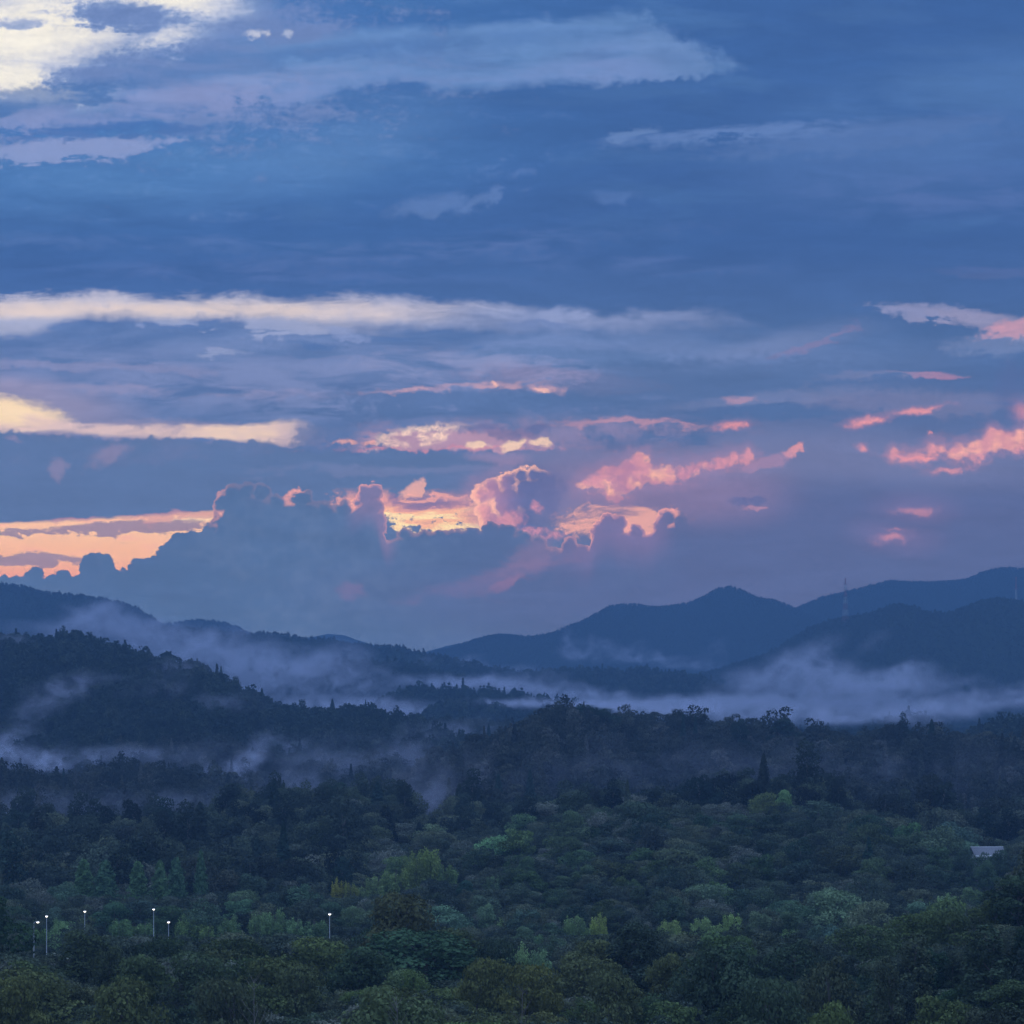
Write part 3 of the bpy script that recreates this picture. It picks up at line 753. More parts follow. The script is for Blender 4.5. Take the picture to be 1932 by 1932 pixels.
def build_haze():
    bm = bmesh.new(); bmesh.ops.create_cube(bm, size=1.0)
    lo, hi = Vector((-3650, -320, -14)), Vector((3650, 13260, EYE + HAZE_TOP))
    for v in bm.verts: v.co = Vector(((v.co.x + .5) * (hi.x - lo.x) + lo.x, (v.co.y + .5) * (hi.y - lo.y) + lo.y, (v.co.z + .5) * (hi.z - lo.z) + lo.z))
    me = bpy.data.meshes.new('haze'); bm.to_mesh(me); bm.free()
    o = bpy.data.objects.new('haze', me); COL.objects.link(o)
    m, nt, N, L = new_mat('evening_haze')
    v = N.new('ShaderNodeVolumePrincipled'); out = N.new('ShaderNodeOutputMaterial')
    v.inputs['Color'].default_value = (*HAZE_COLOR, 1)
    v.inputs['Density'].default_value = SIGMA
    v.inputs['Anisotropy'].default_value = 0.0
    L.new(v.outputs[0], out.inputs['Volume'])
    me.materials.append(m)
    o['label'] = 'thin blue evening haze filling the valley'
    o['category'] = 'haze'; o['kind'] = 'stuff'
    return o
HAZE_COLOR = (0.137, 0.262, 0.470)
build_haze()

# ------------------------------------------------------------------ trees
def leaf_material(name, mode):
    """mode 'object': the tree's own colour; 'random': one of a range of forest greens per tree"""
    m, nt, N, L = new_mat(name); Ex.tree = nt
    oi = N.new('ShaderNodeObjectInfo')
    at_ = N.new('ShaderNodeAttribute'); at_.attribute_name = 'tint'
    if mode == 'object':
        base = Ex(oi.outputs['Color'])
    else:
        base = ramp(Ex(oi.outputs['Random']), mode)
    k = Ex.math('MULTIPLY_ADD', Ex(at_.outputs['Fac']), 1.45, 0.55)
    mul = N.new('ShaderNodeVectorMath'); mul.operation = 'SCALE'
    L.new(base.s, mul.inputs[0]); L.new(k.s, mul.inputs['Scale'])
    d = N.new('ShaderNodeBsdfDiffuse'); tr = N.new('ShaderNodeBsdfTranslucent')
    gl = N.new('ShaderNodeBsdfGlossy'); gl.inputs['Roughness'].default_value = 0.55
    gl.inputs['Color'].default_value = (0.10, 0.11, 0.12, 1)
    L.new(mul.outputs[0], d.inputs['Color']); L.new(mul.outputs[0], tr.inputs['Color'])
    a = N.new('ShaderNodeMixShader'); a.inputs[0].default_value = 0.22
    L.new(d.outputs[0], a.inputs[1]); L.new(tr.outputs[0], a.inputs[2])
    b = N.new('ShaderNodeAddShader'); L.new(a.outputs[0], b.inputs[0]); L.new(gl.outputs[0], b.inputs[1])
    o = N.new('ShaderNodeOutputMaterial'); L.new(a.outputs[0], o.inputs['Surface'])
    return m
BARK = plain('grey_brown_bark', (0.10, 0.085, 0.075), 0.9)

def cards(P, Nn, size, rg, tint, spread=0.7, droop=0.0):
    """leaf sprays: one small bent quad per point, facing roughly along Nn"""
    n = len(P)
    nn = Nn + rg.normal(0, spread, (n, 3)); nn[:, 2] -= droop
    nn /= np.linalg.norm(nn, axis=1)[:, None] + 1e-9
    r = rg.normal(0, 1, (n, 3)); u = np.cross(nn, r); u /= np.linalg.norm(u, axis=1)[:, None] + 1e-9
    v = np.cross(nn, u)
    s = size * rg.uniform(0.6, 1.35, n)[:, None]
    asp = rg.uniform(0.55, 0.95, n)[:, None]
    bend = nn * s * rg.uniform(-0.3, 0.3, n)[:, None]
    V = np.stack([P - u * s, P - v * s * asp + bend, P + u * s, P + v * s * asp + bend], 1).reshape(-1, 3)
    F = np.arange(4 * n).reshape(n, 4)
    return V, F, np.repeat(tint, 4)
def tint_attr(me, t):
    a = me.attributes.new('tint', 'FLOAT', 'POINT'); a.data.foreach_set('value', np.asarray(t, np.float32))

def lump_crown(rg, h, w, base, n_lump, n_card, size, shape='round', flat=0.62):
    """a crown as many leafy lumps set through an envelope of height h - base and width w"""
    C, Rr = [], []
    ch = h - base; lx, ly = rg.normal(0, w * 0.07, 2)
    for k in range(n_lump):
        u = (k + rg.uniform(0, 1)) / n_lump
        if shape == 'round':
            zz = u; env = math.sqrt(max(0.04, 1 - (2 * (zz * 0.86 + 0.10) - 0.95) ** 2))
        elif shape == 'tall':
            zz = u; env = (1 - zz) ** 0.55 * 0.9 + 0.12
        elif shape == 'layer':
            zz = 0.30 + 0.7 * u ** 0.7; env = (1.08 - zz) ** 0.5 * 1.05
        else:
            zz = u; env = 0.8
        a = k * 2.39996 + rg.uniform(-.5, .5)
        rr = env * w * 0.5 * rg.uniform(0.25, 0.98)
        rad = w * (0.10 + 0.17 * rg.random() ** 1.3) * (0.75 + 0.4 * env)
        C.append((math.cos(a) * rr + lx * zz, math.sin(a) * rr + ly * zz, base + ch * min(1.0, zz * 0.9 + rg.normal(0, 0.05)))); Rr.append(rad)
    C = np.array(C); Rr = np.array(Rr)
    per = (Rr ** 2 / (Rr ** 2).sum() * n_card * 1.5).astype(int) + 2
    Ps, Ns, Ts = [], [], []
    for c, r, m in zip(C, Rr, per):
        d = rg.normal(0, 1, (m, 3)); d[:, 2] = d[:, 2] * 0.9 + 0.35
        d /= np.linalg.norm(d, axis=1)[:, None]
        rad = r * np.where(rg.random(m) < 0.3, rg.uniform(0.25, 0.9, m), 1 - 0.25 * rg.random(m) ** 2)
        q = 1 + 0.22 * np.sin(d[:, 0] * 5 + c[2] * 3) * np.cos(d[:, 1] * 6 + c[0] * 2) + rg.normal(0, 0.07, m)
        P = c + d * (rad * q)[:, None] * np.array([1, 1, flat])
        ok = np.ones(m, bool)
        for c2, r2 in zip(C, Rr):
            if c2 is c: continue
            ok &= (((P - c2) / np.array([1, 1, flat])) ** 2).sum(1) > (0.72 * r2) ** 2
        ok |= rg.random(m) < 0.06
        P, d = P[ok], d[ok]
        t = np.clip(0.5 + rg.normal(0, 0.16) + rg.normal(0, 0.16, len(P)), 0, 1)
        Ps.append(P); Ns.append(d); Ts.append(t)
    P = np.concatenate(Ps); Nn = np.concatenate(Ns); T = np.concatenate(Ts)
    if len(P) > n_card:
        s = rg.choice(len(P), n_card, replace=False); P, Nn, T = P[s], Nn[s], T[s]
    V, F, t = cards(P, Nn, size, rg, T, 0.55)
    return V, F, t, C, Rr
def cone_crown(rg, h, w, base, n_card, size, tiers=14, dense=0.5, tip=0.9, droop=0.25):
    """a conifer: whorls of drooping sprays, narrowing to a leader"""
    u = rg.random(n_card) ** 0.78
    tier = np.floor(u * tiers) / tiers + rg.normal(0, 0.012, n_card)
    z = base + (h - base) * np.clip(u * 0.6 + tier * 0.4 + rg.normal(0, 0.01, n_card), 0, 1)
    k = (z - base) / (h - base)
    a = rg.uniform(0, 2 * np.pi, n_card)
    ti = np.clip((u * tiers).astype(int), 0, tiers - 1)
    ph, ph2 = rg.uniform(0, 6.28, tiers)[ti], rg.uniform(0, 6.28, tiers)[ti]
    env = (1 - k) ** tip * (rg.uniform(0.8, 1.1, tiers)[ti] + 0.20 * np.sin(a * 3 + ph) + 0.16 * np.sin(a * 5 + ph2)) * np.where(k < 0.12, 0.55 + k * 3.7, 1)
    rr = w * 0.5 * env * rg.random(n_card) ** dense + 0.05
    zz = z - rr * droop
    P = np.stack([np.cos(a) * rr, np.sin(a) * rr, zz], 1)
    Nn = np.stack([np.cos(a), np.sin(a), np.full(n_card, 0.75)], 1)
    t = np.clip(0.5 + 0.2 * np.sin(a * 3 + ph) + rg.normal(0, 0.15, n_card), 0, 1)
    return cards(P, Nn, size, rg, t, 0.5, 0.0)
def bamboo_crown(rg, h, w, n_card, size, culms=13):
    """a clump of bamboo: soft overlapping plumes that nod at the tip"""
    Ps, Ns, Ts = [], [], []
    for c in range(culms):
        a = c * 2.4 + rg.uniform(-.4, .4); r0 = w * 0.36 * math.sqrt((c + 0.5) / culms)
        hh = h * rg.uniform(0.72, 1.0) * (1 - 0.35 * (r0 / (0.36 * w)) ** 2); lean = w * rg.uniform(0.05, 0.2)
        m = n_card // culms
        u = rg.random(m) ** 0.8
        bx = math.cos(a) * (r0 + lean * u ** 2.4); by = math.sin(a) * (r0 + lean * u ** 2.4)
        bz = hh * (0.12 + 0.86 * u) - hh * 0.07 * u ** 4
        sp = w * 0.19 * np.sqrt(np.clip(1 - (1.25 * u - 0.42) ** 2, 0.06, 1))
        q = rg.normal(0, 1, (m, 3)); q /= np.linalg.norm(q, axis=1)[:, None]
        k = 1 + 0.35 * np.sin(q[:, 0] * 4 + u * 17) * np.cos(q[:, 1] * 4 + c)
        P = np.stack([bx, by, bz], 1) + q * (sp * k * rg.random(m) ** 0.4)[:, None] * np.array([1, 1, 0.9])
        Ps.append(P); q[:, 2] += 0.35; Ns.append(q)
        Ts.append(np.clip(0.42 + rg.normal(0, 0.12) + rg.normal(0, 0.13, m) + (u - .5) * 0.2, 0, 1))
    P, Nn, T = np.concatenate(Ps), np.concatenate(Ns), np.concatenate(Ts)
    return cards(P, Nn, size, rg, T, 0.6, 0.25)

def tube_np(pts, rad, seg=6):
    pts = np.array(pts, float); V = []
    for i, p in enumerate(pts):
        t = pts[min(i + 1, len(pts) - 1)] - pts[max(i - 1, 0)]; t /= np.linalg.norm(t) + 1e-9
        a = np.cross(t, [0.3, 1, 0.1]); a /= np.linalg.norm(a); b = np.cross(t, a)
        for s in range(seg):
            q = 2 * math.pi * s / seg
            V.append(p + (a * math.cos(q) + b * math.sin(q)) * rad[i])
    F = []
    for i in range(len(pts) - 1):
        for s in range(seg):
            F.append((i * seg + s, i * seg + (s + 1) % seg, (i + 1) * seg + (s + 1) % seg, (i + 1) * seg + s))
    return np.array(V), np.array(F)
def join_np(parts):
    V, F, o = [], [], 0
    for v, f in parts:
        V.append(v); F.append(f + o); o += len(v)
    return np.concatenate(V), np.concatenate(F)
def trunk_mesh(name, rg, h, base, C=None, r=0.26, limbs=7):
    top = h * 0.86
    bend = rg.normal(0, 0.25, 2)
    pts = [(bend[0] * u * u * 1.4, bend[1] * u * u * 1.4, top * u - 1.5 * (u == 0)) for u in np.linspace(0, 1, 6)]
    parts = [tube_np(pts, [r * 1.5] + [r * (1 - 0.84 * u) for u in np.linspace(0.15, 1, 5)], 7)]
    if C is not None:
        for c in C[rg.permutation(len(C))[:limbs]]:
            z0 = max(base * 0.55, c[2] - np.hypot(c[0], c[1]) * 0.9 - 0.6)
            s = np.array([0, 0, min(z0, top * 0.85)]); m = (s + c) / 2 + np.array([0, 0, -0.25])
            parts.append(tube_np([s, m, c], [r * 0.42, r * 0.3, r * 0.1], 5))
    V, F = join_np(parts)
    me = mesh_np(name, V, F, True); me.materials.append(BARK)
    return me

LEAF = leaf_material('tree_leaves', 'object')
LEAF_NEEDLE = LEAF
rg0 = np.random.default_rng(21)
class Proto: pass
def make_broad(shape, h, w, base, n_lump, n_card, size, flat=0.62):
    p = Proto(); V, F, t, C, _ = lump_crown(rg0, h, w, base, n_lump, n_card, size, shape, flat)
    p.crown = mesh_np('crown', V, F); tint_attr(p.crown, t); p.crown.materials.append(LEAF)
    p.trunk = trunk_mesh('trunk', rg0, h, base, C, 0.16 + w * 0.018)
    p.h, p.w = h, w
    return p
def make_cone(h, w, base, n_card, size, **k):
    p = Proto(); V, F, t = cone_crown(rg0, h, w, base, n_card, size, **k)
    p.crown = mesh_np('crown', V, F); tint_attr(p.crown, t); p.crown.materials.append(LEAF)
    p.trunk = trunk_mesh('trunk', rg0, h, base, None, 0.22); p.h, p.w = h, w
    return p
def make_bamboo(h, w, n_card, size):
    p = Proto(); V, F, t = bamboo_crown(rg0, h, w, n_card, size)
    p.crown = mesh_np('crown', V, F); tint_attr(p.crown, t); p.crown.materials.append(LEAF)
    parts = []
    for q in range(9):
        a = rg0.uniform(0, 6.28); r0 = rg0.uniform(0, 0.32) * w
        parts.append(tube_np([(math.cos(a) * r0, math.sin(a) * r0, -1), (math.cos(a) * r0, math.sin(a) * r0, h * .5), (math.cos(a) * (r0 + .5), math.sin(a) * (r0 + .5), h * 0.8)], [0.06, 0.05, 0.02], 5))
    p.trunk = mesh_np('stems', *join_np(parts)); p.trunk.materials.append(BARK); p.h, p.w = h, w
    return p
ROUND = [make_broad('round', 12, 10.5, 2.5, 26, 5200, 0.24), make_broad('round', 11, 9.0, 2.0, 22, 4600, 0.23), make_broad('round', 12.5, 9.5, 2.4, 30, 5200, 0.23, 0.72), make_broad('round', 13, 11, 2.4, 18, 5400, 0.24, 0.8), make_broad('tall', 13, 10, 2.0, 20, 5400, 0.24, 0.75)]
LAYER = [make_broad('layer', 11, 12.0, 2.0, 30, 5000, 0.24, 0.40), make_broad('layer', 10, 10.5, 1.8, 26, 4600, 0.23, 0.42), make_broad('layer', 11.5, 11.0, 2.5, 34, 5000, 0.23, 0.5)]
TALL = [make_broad('tall', 15, 8.6, 1.5, 34, 5600, 0.24, 0.85), make_broad('tall', 14, 7.6, 1.5, 30, 5000, 0.23, 0.9)]
CEDAR = [make_cone(15, 5.6, 1.0, 4200, 0.25, tiers=26), make_cone(14, 5.0, 1.2, 3800, 0.25, tiers=22), make_cone(15.5, 6.2, 1.0, 4400, 0.26, tiers=24, tip=0.75)]
SPIRE = [make_cone(13, 6.6, 0.4, 5200, 0.20, tiers=24, dense=0.33, tip=0.62, droop=-0.25), make_cone(12, 5.8, 0.4, 4800, 0.20, tiers=26, dense=0.36, tip=0.66, droop=-0.2), make_cone(12.5, 7.0, 0.4, 5200, 0.20, tiers=30, dense=0.36, tip=0.58, droop=-0.3)]
BAMBOO = [make_bamboo(11, 7.5, 5200, 0.19), make_bamboo(9, 6.2, 4600, 0.18), make_bamboo(10, 8.5, 5600, 0.19)]

# the wood beyond the nearest trees: lighter copies of the same kinds, set out by the hundred
FAR_GREENS = [(0.0, (48, 56, 48)), (0.25, (66, 74, 58)), (0.45, (54, 62, 54)), (0.65, (82, 86, 66)), (0.82, (60, 68, 56)), (1.0, (92, 94, 84))]
DARK_GREENS = [(0.0, (42, 50, 46)), (0.5, (50, 58, 50)), (0.85, (60, 68, 56)), (1.0, (70, 76, 60))]
HILL_GREENS = [(0.0, (38, 46, 42)), (0.6, (46, 54, 46)), (1.0, (56, 62, 52))]
RIDGE_GREENS = [(0.0, (40, 44, 42)), (0.3, (56, 60, 54)), (0.6, (48, 52, 48)), (0.85, (66, 68, 60)), (1.0, (76, 76, 72))]
MOUNT_GREENS = [(0.0, (40, 46, 40)), (1.0, (50, 56, 46))]
LIGHT_GREENS = [(0.0, (84, 106, 74)), (0.4, (98, 120, 80)), (0.8, (112, 132, 86)), (1.0, (122, 136, 84))]
BROWNISH = [(0.0, (70, 66, 60)), (0.5, (72, 76, 60)), (1.0, (84, 86, 62))]
M_FAR = leaf_material('wood_leaves', FAR_GREENS); M_DARK = leaf_material('dark_wood_leaves', DARK_GREENS); M_LIGHT = leaf_material('light_wood_leaves', LIGHT_GREENS); M_MOUNT = leaf_material('mountain_leaves', MOUNT_GREENS); M_HILL = leaf_material('hill_leaves', HILL_GREENS); M_RIDGE = leaf_material('ridge_leaves', RIDGE_GREENS)
def lo(name, data, mat):
    V, F, t = data[:3]
    me = mesh_np(name, V, F); tint_attr(me, t); me.materials.append(mat)
    return bpy.data.objects.new(name, me)
def low_set(tag, n, size, mats):
    """six low-detail kinds: three broad crowns, two conifers, one light plume"""
    fa, da, li = mats
    c = bpy.data.collections.new('wood_kinds_' + tag)
    items = [lo('broad_crown', lump_crown(rg0, 11, 10, 0.8, 16, n, size, 'round'), fa),
             lo('broad_crown', lump_crown(rg0, 10, 10.5, 0.6, 16, n, size * 1.05, 'layer', 0.5), fa),
             lo('broad_crown', lump_crown(rg0, 13, 9, 0.8, 18, n, size, 'tall', 0.85), da),
             lo('conifer_crown', cone_crown(rg0, 15, 5.4, 0.6, int(n * .8), size * 1.0, tiers=24), da),
             lo('conifer_crown', cone_crown(rg0, 13, 5.0, 0.6, int(n * .75), size * 1.0, tiers=20, tip=0.75), da),
             lo('plume_crown', bamboo_crown(rg0, 10, 6, int(n * .8), size * 0.9, 7), li)]
    for q, o in enumerate(items):
        o.name = 'k%d_%s_%s' % (q, tag, o.name); c.objects.link(o)
    return c
WOODS = {}
def forest(name, label, pts, idx, scl, coll):
    """one stuff object: a copy of one of coll's kinds on every point"""
    me = bpy.data.meshes.new(name)
    me.vertices.add(len(pts)); me.vertices.foreach_set('co', np.asarray(pts, np.float32).ravel())
    n = len(pts)
    a = me.attributes.new('kind_index', 'INT', 'POINT'); a.data.foreach_set('value', idx.astype(np.int32))
    a = me.attributes.new('size', 'FLOAT_VECTOR', 'POINT'); a.data.foreach_set('vector', scl.astype(np.float32).ravel())
    a = me.attributes.new('turn', 'FLOAT', 'POINT'); a.data.foreach_set('value', rng.uniform(0, 6.283, n).astype(np.float32))
    o = bpy.data.objects.new(name, me); COL.objects.link(o)
    g = bpy.data.node_groups.new('plant_' + name, 'GeometryNodeTree')
    g.interface.new_socket('Geometry', in_out='INPUT', socket_type='NodeSocketGeometry')
    g.interface.new_socket('Geometry', in_out='OUTPUT', socket_type='NodeSocketGeometry')
    N, L = g.nodes, g.links
    gi, go = N.new('NodeGroupInput'), N.new('NodeGroupOutput')
    ip = N.new('GeometryNodeInstanceOnPoints'); ci = N.new('GeometryNodeCollectionInfo')
    ci.inputs['Collection'].default_value = coll; ci.inputs['Separate Children'].default_value = True; ci.inputs['Reset Children'].default_value = True
    def named(t, nm):
        k = N.new('GeometryNodeInputNamedAttribute'); k.data_type = t; k.inputs['Name'].default_value = nm
        return next(s for s in k.outputs if s.enabled and s.name == 'Attribute')
    rot = N.new('ShaderNodeCombineXYZ'); L.new(named('FLOAT', 'turn'), rot.inputs['Z'])
    L.new(gi.outputs[0], ip.inputs['Points']); L.new(ci.outputs[0], ip.inputs['Instance'])
    ip.inputs['Pick Instance'].default_value = True
    L.new(named('INT', 'kind_index'), ip.inputs['Instance Index'])
    L.new(rot.outputs[0], ip.inputs['Rotation']); L.new(named('FLOAT_VECTOR', 'size'), ip.inputs['Scale'])
    L.new(ip.outputs[0], go.inputs[0])
    md = o.modifiers.new('plant', 'NODES'); md.node_group = g
    o['label'] = label; o['category'] = 'forest'; o['kind'] = 'stuff'
    return o

def scatter(d0, d1, step, px0=-120, px1=2052):
    """jittered tree places over the land between two distances"""
    P = []
    d = d0
    while d < d1:
        wm = (px1 - px0) / FOC * d; n = int(wm / step)
        px = px0 + (np.arange(n) + rng.uniform(0, 1, n)) / n * (px1 - px0)
        dd = d + rng.uniform(-0.5, 0.5, n) * step
        P.append(np.stack([px, dd], 1)); d += step
    return np.concatenate(P)

PALE_BARK = plain('pale_bare_wood', (0.13, 0.115, 0.11), 0.9)
def bare_tree_parts(rg, h):
    pts = [np.array([0.0, 0.0, -1.0])]
    for u in np.linspace(0.12, 1, 8): pts.append(np.array([0.5 * math.sin(u * 2.2) + rg.normal(0, .06), rg.normal(0, .06), h * u]))
    trunk = [tube_np(pts, [0.12 * (1 - 0.8 * i / 8) for i in range(9)], 7)]
    br = []
    for k in range(16):
        u = rg.uniform(0.45, 0.98); i = u * 8; b = pts[int(i)] + (pts[min(8, int(i) + 1)] - pts[int(i)]) * (i - int(i))
        a = rg.uniform(0, 6.28); l = h * 0.22 * (1.15 - u)
        m = b + np.array([math.cos(a) * l * .6, math.sin(a) * l * .6, l * .7]); e = m + np.array([math.cos(a + .4) * l * .5, math.sin(a + .4) * l * .5, l * .8])
        br.append(tube_np([b, m, e], [0.035, 0.022, 0.008], 5))
        br.append(tube_np([m, m + np.array([math.cos(a - .8) * l * .5, math.sin(a - .8) * l * .5, l * .5])], [0.018, 0.007], 4))
    return join_np(trunk), join_np(br)

# ------------------------------------------------------------------ what the eye can see of the land
vg_px = np.linspace(-560, 2492, 382); vg_d = np.geomspace(130, 13200, 900)
_PX, _D = np.meshgrid(vg_px, vg_d)
_S = (ground_z(_PX, _D) + np.where(_D > 1300, 5.0, 3.0) - EYE) / _D
_RUN = np.maximum.accumulate(_S, 0)
def in_view(px, d, top):
    j = np.clip(np.searchsorted(vg_d, d * 0.985 - 12) - 1, 0, len(vg_d) - 1)
    i = np.clip(((px + 560) / 3052 * 381).round().astype(int), 0, 381)
    z = ground_z(px, d)
    return (z + top - EYE) / d > _RUN[j, i] - 0.0004, z

# ------------------------------------------------------------------ the nearest trees, one by one
TREES = []       # dict(kind, proto, px, d, z, s, sx, col, zone)
def srgb(c): return lin(c)
def height_for(px, row, d):
    g = float(ground_z(np.array([px]), np.array([d]))[0])
    return EYE + (HOR - row) / FOC * d - g, g
def put(kind, protos, px, row, d, wpx, col, name):
    """one chosen tree: its column, the row of its top, its distance, its width in columns, its colour"""
    h, g = height_for(px, row, d)
    h = max(4.5, min(h, 26))
    p = protos[int(rng.integers(len(protos)))]
    w = wpx / FOC * d
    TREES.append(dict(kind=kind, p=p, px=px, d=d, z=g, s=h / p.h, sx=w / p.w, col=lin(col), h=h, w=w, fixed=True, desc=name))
# foreground: the trees one picks out first
DK, OL, YG, BG, GB = (60, 72, 62), (86, 94, 58), (104, 110, 58), (70, 88, 74), (88, 88, 66)
for a in [
    ('broad', ROUND, 1194, 1736, 520, 150, (59, 70, 57), 'big dark rounded evergreen'),
    ('broad', ROUND, 1345, 1772, 470, 150, (72, 86, 65), 'large bushy green tree'),
    ('oval', TALL, 1725, 1768, 480, 96, (78, 86, 64), 'tall oval grey green tree'),
    ('oval', TALL, 1682, 1812, 430, 80, (76, 84, 65), 'narrow oval grey green tree'),
    ('oval', TALL, 1868, 1752, 450, 130, (68, 81, 63), 'broad domed dark green tree'),
    ('broad', ROUND, 1565, 1800, 450, 120, (81, 87, 64), 'round brownish green tree'),
    ('broad', LAYER, 800, 1758, 540, 260, (63, 84, 60), 'wide flat topped green tree'),
    ('broad', LAYER, 930, 1768, 530, 100, (58, 70, 55), 'small dark tree'),
    ('broad', LAYER, 900, 1802, 480, 110, (92, 96, 58), 'yellow green tree'),
    ('broad', LAYER, 990, 1815, 470, 130, (95, 97, 56), 'olive yellow tree'),
    ('broad', LAYER, 1090, 1800, 500, 150, (87, 92, 61), 'wide olive tree'),
    ('broad', ROUND, 160, 1752, 560, 120, (70, 80, 55), 'dark olive tree'),
    ('broad', ROUND, 206, 1782, 545, 80, (70, 78, 54), 'olive brown tree'),
    ('broad', LAYER, 40, 1835, 470, 130, (98, 102, 60), 'bright yellow green tree'),
    ('broad', LAYER, 260, 1800, 500, 150, (77, 88, 58), 'olive green tree'),
    ('broad', LAYER, 380, 1795, 510, 140, (75, 87, 61), 'green spreading tree'),
    ('broad', LAYER, 560, 1812, 490, 130, (83, 90, 60), 'olive spreading tree'),
    ('broad', LAYER, 240, 1850, 430, 160, (87, 93, 58), 'yellow olive spreading tree'),
    ('broad', LAYER, 440, 1840, 440, 150, (78, 84, 60), 'brownish spreading tree'),
    ('broad', ROUND, 1640, 1735, 560, 120, (80, 93, 62), 'light green round tree'),
    ('broad', LAYER, 1720, 1722, 570, 130, (83, 96, 58), 'yellow green layered tree'),
    ('broad', LAYER, 1800, 1712, 560, 120, (81, 92, 58), 'olive layered tree'),
    ('broad', ROUND, 1925, 1648, 560, 130, (63, 77, 56), 'tall dark green tree'),
    ('broad', ROUND, 1880, 1690, 565, 100, (82, 93, 57), 'yellow green round tree'),
    ('broad', ROUND, 1500, 1768, 520, 130, (68, 82, 62), 'dark green round tree'),
    ('broad', LAYER, 1450, 1840, 430, 150, (73, 86, 63), 'wide green tree'),
    ('broad', LAYER, 1160, 1830, 440, 120, (84, 90, 61), 'olive tree'),
    ('broad', LAYER, 1260, 1800, 490, 100, (88, 93, 60), 'olive green tree'),
    ('broad', LAYER, 680, 1785, 520, 150, (67, 82, 58), 'dark green spreading tree'),
    ('broad', LAYER, 1570, 1895, 390, 150, (90, 101, 60), 'bright green tree'),
    ('broad', LAYER, 1780, 1880, 400, 140, (83, 93, 58), 'light olive tree'),
    ('broad', LAYER, 1910, 1850, 420, 130, (75, 88, 60), 'green layered tree'),
    # the slope behind the lamps
    ('broad', ROUND, 663, 1704, 830, 44, (95, 111, 78), 'small pale green round tree'),
    ('broad', ROUND, 918, 1704, 830, 46, (95, 114, 85), 'small blue green round tree'),
    ('broad', LAYER, 1585, 1680, 800, 120, (90, 106, 78), 'pale green domed tree'),
    ('broad', LAYER, 1640, 1700, 780, 90, (95, 102, 76), 'pale olive tree'),
    ('broad', LAYER, 1780, 1698, 700, 110, (85, 99, 61), 'bright olive tree'),
    ('broad', LAYER, 980, 1564, 1060, 76, (85, 100, 60), 'yellow green crowned tree'),
    ('broad', ROUND, 1150, 1582, 1010, 88, (63, 73, 61), 'dark peaked tree'),
    ('broad', LAYER, 1440, 1496, 1130, 62, (87, 95, 57), 'yellow topped tree'),
    ('broad', ROUND, 1545, 1506, 1120, 100, (65, 77, 61), 'dark round tree'),
    ('broad', LAYER, 760, 1612, 1020, 70, (87, 103, 63), 'light yellow green tree'),
    ('broad', ROUND, 1060, 1650, 960, 60, (75, 88, 63), 'mid green round tree'),
    ('broad', ROUND, 1841, 1611, 1015, 52, (63, 77, 58), 'dark green tree'),
    ('broad', ROUND, 1885, 1602, 1030, 50, (61, 74, 58), 'very dark round tree'),
    ('broad', LAYER, 1862, 1624, 1000, 50, (68, 84, 60), 'low green tree'),
    ('broad', ROUND, 1815, 1600, 1060, 50, (62, 75, 58), 'dark leaning tree'),
    # trees one can tell apart on the skyline of the ridge and of the big hill
    ('broad', ROUND, 1085, 1331, 1690, 90, (40, 54, 46), 'broad dark domed tree on the ridge skyline'),
    ('broad', LAYER, 1045, 1340, 1690, 50, (40, 54, 46), 'dark spreading tree on the ridge skyline'),
    ('broad', ROUND, 1135, 1338, 1690, 60, (42, 54, 46), 'dark shoulder tree on the ridge skyline'),
    ('cedar', CEDAR, 1289, 1331, 1705, 22, (40, 54, 50), 'tallest cedar of the pair on the ridge skyline'),
    ('cedar', CEDAR, 1312, 1340, 1705, 20, (40, 54, 50), 'shorter cedar of the pair on the ridge skyline'),
    ('cedar', CEDAR, 1758, 1356, 1695, 30, (40, 54, 48), 'lone pointed cedar on the ridge skyline'),
    ('oval', TALL, 1704, 1351, 1695, 30, (42, 54, 48), 'ragged tall tree on the ridge skyline'),
    ('broad', ROUND, 1396, 1355, 1690, 44, (42, 54, 48), 'rounded dark tree on the ridge skyline'),
    ('broad', ROUND, 1475, 1355, 1690, 76, (40, 54, 46), 'large dark domed tree on the ridge skyline'),
    ('cedar', CEDAR, 922, 1342, 2300, 20, (42, 56, 54), 'dark cedar in the misty notch'),
    ('cedar', CEDAR, 944, 1350, 2300, 16, (42, 56, 54), 'small cedar in the misty notch'),
    ('cedar', CEDAR, 982, 1352, 2300, 15, (42, 56, 54), 'slim cedar in the misty notch'),
    ('cedar', CEDAR, 372, 1241, 2610, 16, (40, 54, 50), 'tallest cedar on the big hill skyline'),
    ('cedar', CEDAR, 417, 1256, 2610, 18, (40, 54, 50), 'leaning cedar on the big hill skyline'),
    ('cedar', CEDAR, 494, 1298, 2610, 22, (40, 54, 50), 'broad cedar low on the big hill skyline'),
    ('cedar', CEDAR, 627, 1318, 2610, 22, (40, 54, 50), 'cedar at the foot of the big hill skyline'),
    ('cedar', CEDAR, 690, 1316, 2610, 14, (40, 54, 50), 'slim cedar at the foot of the big hill skyline'),
    ('cedar', CEDAR, 1000, 1452, 1420, 34, (44, 58, 52), 'tall dark cedar below the ridge'),
    ('cedar', CEDAR, 940, 1456, 1420, 44, (44, 58, 52), 'wide dark cedar below the ridge'),
    ('cedar', CEDAR, 712, 1474, 1260, 52, (44, 58, 52), 'dark pointed cedar at the wood edge'),
    ('cedar', CEDAR, 120, 1449, 1780, 22, (42, 56, 52), 'cedar on the lower misty ridge'),
]: put(*a)
